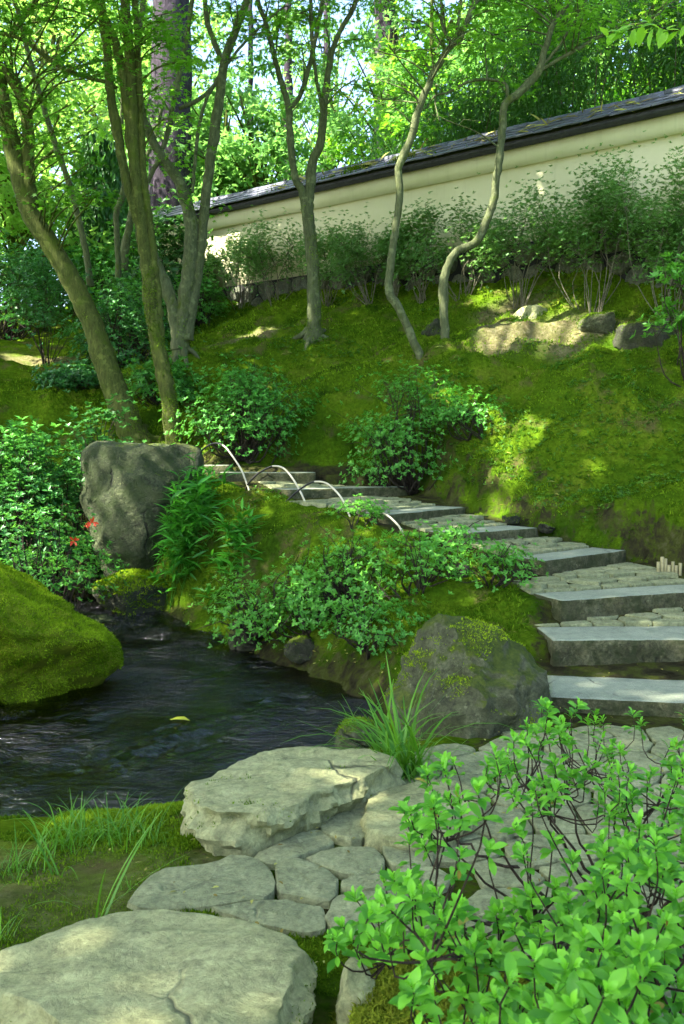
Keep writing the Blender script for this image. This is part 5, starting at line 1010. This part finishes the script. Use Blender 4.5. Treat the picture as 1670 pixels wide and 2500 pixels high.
wi = rng.choice(np.where(fr)[0], 26, replace=False); V, T, R = scatter(NLEAF, L[wi] - (0, 0, .012), D[wi] + (0, 0, -.5), U[wi], size[wi] * .85, rng.random(26), pick=pk[wi]); o = mesh_np('withered_leaves', V, T, mat_leaf('withered_leaf', (.20,.085,.03), (.42,.30,.10), (.4,.25,.1), .2, .6, .2), near, True, {'rnd': R}); o['kind'] = 'stuff'
# overhanging fresh branch in the upper corner
ob = thing('overhanging_branch', 'fresh lime-green leafy branch tip hanging into the upper corner', 'branch'); rng = np.random.default_rng(650); dd = 4.2
B = smooth_line(np.array([W(u, v, dd) for u, v in ((1800,20),(1700,60),(1640,75),(1600,62),(1545,70),(1490,95))]), 20); mb = MB(); mb.tube(B, np.linspace(.006, .0015, 20), 6); mb.build('twig', M_TWIG, ob)
FR = [T_ribbon([0, .2, .5, .8, 1], [.02, .16, .24, .14, .004], z, .25) for z in ([0, .03, .03, -.03, -.1], [0, .0, -.06, -.14, -.26])]; M_FRESH = mat_leaf('fresh_leaf', (.16,.30,.03), (.26,.40,.05), (.55,.75,.08), .5, .45, .3)
for i, k in enumerate(np.linspace(5, 19, 22).astype(int)):
    sgn = 1 if i % 2 else -1; oo = scatter_obj('leaf', M_FRESH, ob, FR, B[k][None] + rng.normal(size=(1, 3)) * .008, np.array([(-.8 + rng.normal() * .4, rng.normal() * .5, sgn * .5 - .35 + rng.normal() * .3)]), np.array([(rng.normal() * .3, -.6, 1)]), rng.uniform(.06, .10), np.array([rng.random()]), pick=rng.integers(0, 2, 1))
# ------------------------------------------------------------------ moss, litter and small things
def moss_field(name, label, n, box, seed, hgt, mat, dens, mask=None):
    rng = np.random.default_rng(seed); x = rng.uniform(box[0], box[1], n); y = rng.uniform(box[2], box[3], n); keep = rng.random(n) < dens(x, y); x, y = x[keep], y[keep]
    z, sp, ss, sf = ground_parts(x, y); e = .04; zx = gz(x + e, y); zy = gz(x, y + e); N = nrm(np.c_[-(zx - z) / e, -(zy - z) / e, np.ones(len(x))])
    P = np.c_[x, y, z]; pn = fbm(P * 1.6, 3, seed); k = (sp > .10 + .1 * pn) & (ss > .22 + .12 * pn) & (sf > .02) & (N[:, 2] > .52 + .1 * pn) & in_frame(P, 200)
    wl = (x - wall_at(0)[0]) * WN[0] + (y - wall_at(0)[1]) * WN[1]; k &= wl > .12
    if mask is not None: k &= mask(P)
    k &= rng.random(len(P)) > .72 * sunlit_dry_at(P[:, 0], P[:, 1])
    P, N = P[k], N[k]; m = len(P); big = fbm(P * 2.4, 2, seed + 9)
    rnd = np.clip(.5 + .42 * fbm(P * np.array((1.1, 1.1, 1.1)), 3, 12) + rng.normal(size=m) * .27, 0, 1); s = hgt * rng.uniform(.55, 1.35, m) * (1 + .5 * big) * (.75 + .055 * P[:, 1])
    D = nrm(N * .7 + np.array((0, -.1, .35)) + rng.normal(size=(m, 3)) * .6)
    V, T, R = scatter(BLADES, P - N * .004, D, rng.normal(size=(m, 3)), s, rnd, pick=rng.integers(0, 3, m)); o = mesh_np(name, V, T, mat, None, False, {'rnd': R}); o['kind'] = 'stuff'; o['label'] = label; o['category'] = 'moss'; return o
moss_field('moss', 'green moss carpet covering the slope', 420000, (-5, 5.2, 5.5, 19.5), 701, .024, M_MOSS, lambda x, y: np.clip(1.35 - y * .055, .3, 1))
moss_field('moss', 'short moss on the near stream bank and around the slabs', 260000, (-2.2, 1.3, 2.3, 5.3), 702, .019, M_MOSS, lambda x, y: np.ones_like(x), lambda P: fbm(P * 2.2, 3, 91) > -.30)
# leafy tufts on the moss mound
rng = np.random.default_rng(710)
# curly moss cushion in the foreground
cu = thing('moss_cushion', 'curly yellow-green moss cushion at the bottom under the near azalea', 'moss'); px = [(850,2520),(862,2420),(900,2370),(1000,2310),(1100,2285),(1210,2300),(1290,2360),(1330,2440),(1360,2540),(1330,2650),(900,2650)]
V, Q = slab_mesh(px, .10, .14, n=80, rough=.03, seed=8, flare=.08); mesh_np('mound', V, Q, M_MOSSROCK, cu); P, N = surf_sample(V, to_tris(Q), 26000, rng); k = N[:, 2] > -.1; P, N = P[k], N[k]; m = len(P)
CURL = [T_blade(b, .10, 4) for b in (1.6, 2.4, 3.2)]; o = scatter_obj('moss', M_MOSSY, cu, CURL, P - N * .003, nrm(N + rng.normal(size=(m, 3)) * .55), rng.normal(size=(m, 3)), rng.uniform(.016, .034, m), np.clip(.5 + .5 * fbm(P * 9, 2, 3) + rng.normal(size=m) * .2, 0, 1), pick=rng.integers(0, 3, m)); o['kind'] = 'stuff'
# fallen leaves and straw
M_DRY = mat_leaf('dry_leaf', (.16,.085,.030), (.42,.33,.17), (.4,.25,.1), .15, .7, .2); M_YEL = mat_leaf('yellow_leaf', (.45,.33,.06), (.62,.48,.10), (.7,.5,.1), .2, .6, .2)
yl = scatter_obj('fallen_leaf', M_YEL, None, OVAL, np.array([WZ(415,1757,-.243)]), np.array([(1., .1, .02)]), np.array([(0, -.15, 1.)]), .13, np.array([.6])); tag(yl, 'single yellow leaf floating on the stream', 'leaf')
def litter(name, label, P, size, mat, tpl, seed, tilt=.25):
    rng = np.random.default_rng(seed); n = len(P); a = rng.uniform(0, 2 * np.pi, n); o = scatter_obj(name, mat, None, tpl, P, np.c_[np.cos(a), np.sin(a), rng.normal(size=n) * .12], np.c_[rng.normal(size=(n, 2)) * tilt, np.ones(n)], size * rng.uniform(.6, 1.3, n), rng.random(n)); o['kind'] = 'stuff'; o['label'] = label; o['category'] = 'leaf litter'
q = np.array([(rng.uniform(-2.6, .6), rng.uniform(5.2, 10.4)) for _ in range(2600)]); s = poly_sdf(q[:, 0], q[:, 1], STREAM); q = q[(s > .12) & (s < .75)]; litter('leaf_litter', 'brown fallen leaves and debris along the stream bank', np.c_[q, gz(q[:, 0], q[:, 1]) + .008], .035, M_DRY, OVAL, 721)
q = np.array([(rng.uniform(-4, 4.6), rng.uniform(9.5, 18)) for _ in range(420)]); wl = (q - wall_at(0)) @ WN; q = q[(poly_sdf(q[:, 0], q[:, 1], PATH) > .1) & (wl > .3)]; litter('fallen_twigs', 'pale fallen bamboo leaves and twig bits on the moss slope', np.c_[q, gz(q[:, 0], q[:, 1]) + .03], .11, M_DRY, LANCE, 722)
sr = rng.uniform(2.5, 10.5, 130); kr = rng.uniform(.05, .75, 130); P = np.array([slope_pt(a, b, .085) for a, b in zip(sr, kr)]); n = len(P); o = scatter_obj('dry_bamboo_leaves', M_DRY, None, LANCE, P, np.c_[np.outer(rng.normal(size=n), WDIR) + rng.normal(size=(n, 2)) * .3, rng.normal(size=n) * .25], np.c_[np.tile(WN, (n, 1)), np.ones(n)], rng.uniform(.12, .34, n), rng.random(n)); o['kind'] = 'stuff'; o['label'] = 'dry straw-coloured bamboo leaves lying on the roof tiles'; o['category'] = 'leaf litter'
n = 2600; sr = 4.3 + rng.normal(size=n) * .9; kr = np.clip(.55 + rng.normal(size=n) * .25, .05, 1); P = np.array([slope_pt(a, b, .06) for a, b in zip(sr, kr)]); k = fbm(P * 3, 2, 9) > 0; P = P[k]; n = len(P); o = scatter_obj('roof_moss', M_MOSS, None, BLADES, P, rng.normal(size=(n, 3)) * .5 + (WN[0] * .4, WN[1] * .4, .8), rng.normal(size=(n, 3)), rng.uniform(.03, .075, n), rng.random(n) * .6, pick=rng.integers(0, 3, n)); o['kind'] = 'stuff'; o['label'] = 'moss tufts growing on the far roof tiles'; o['category'] = 'moss'

q = np.array([(rng.uniform(-1.2, 2.9), rng.uniform(2.4, 8.6)) for _ in range(900)]); s1 = poly_sdf(q[:, 0], q[:, 1], FLAGS); s2 = poly_sdf(q[:, 0], q[:, 1], PATH); q = q[(np.minimum(s1, s2) < .3) & (poly_sdf(q[:, 0], q[:, 1], STREAM) > .3)]; litter('leaf_litter', 'tiny brown leaf bits scattered on the paving and in its joints', np.c_[q, np.maximum(gz(q[:, 0], q[:, 1]), .012) + .016], .022, M_DRY, OVAL, 725)

# leafy ground cover in patches on the slope
rng = np.random.default_rng(760); q = np.c_[rng.uniform(-4.6, 4.8, 60000), rng.uniform(8, 18, 60000)]; z, sp, ss, sf = ground_parts(q[:, 0], q[:, 1]); P = np.c_[q, z]; wl = (q - wall_at(0)) @ WN
mound = np.exp(-(((q[:, 0] - 3.2) / 1.6) ** 2 + ((q[:, 1] - 10.7) / .8) ** 2)); k = (fbm(P * 1.3, 3, 63) + 1.1 * mound > .34) & (sp > .12) & (ss > .3) & (wl > .3) & in_frame(P, 60) & (rng.random(60000) < .75 * (1 - sunlit_dry_at(q[:, 0], q[:, 1]))); P = P[k]; n = len(P)
L, D, U, kk = rosettes(P + (0, 0, .025), np.c_[rng.normal(size=(n, 2)) * .4, np.ones(n)], rng, 4, (.7, 1.4)); m = len(L); o = scatter_obj('ground_cover', mat_leaf('ground_cover_leaf', (.020,.062,.010), (.115,.20,.035), (.18,.32,.04), .3, .5, .2), None, T_diamond(.5, .06, .1), L, D, U, rng.uniform(.022, .042, m), np.clip(rng.normal(.45, .28, m), 0, 1)); o['kind'] = 'stuff'; o['label'] = 'low leafy ground cover growing in patches through the moss'; o['category'] = 'ground cover'
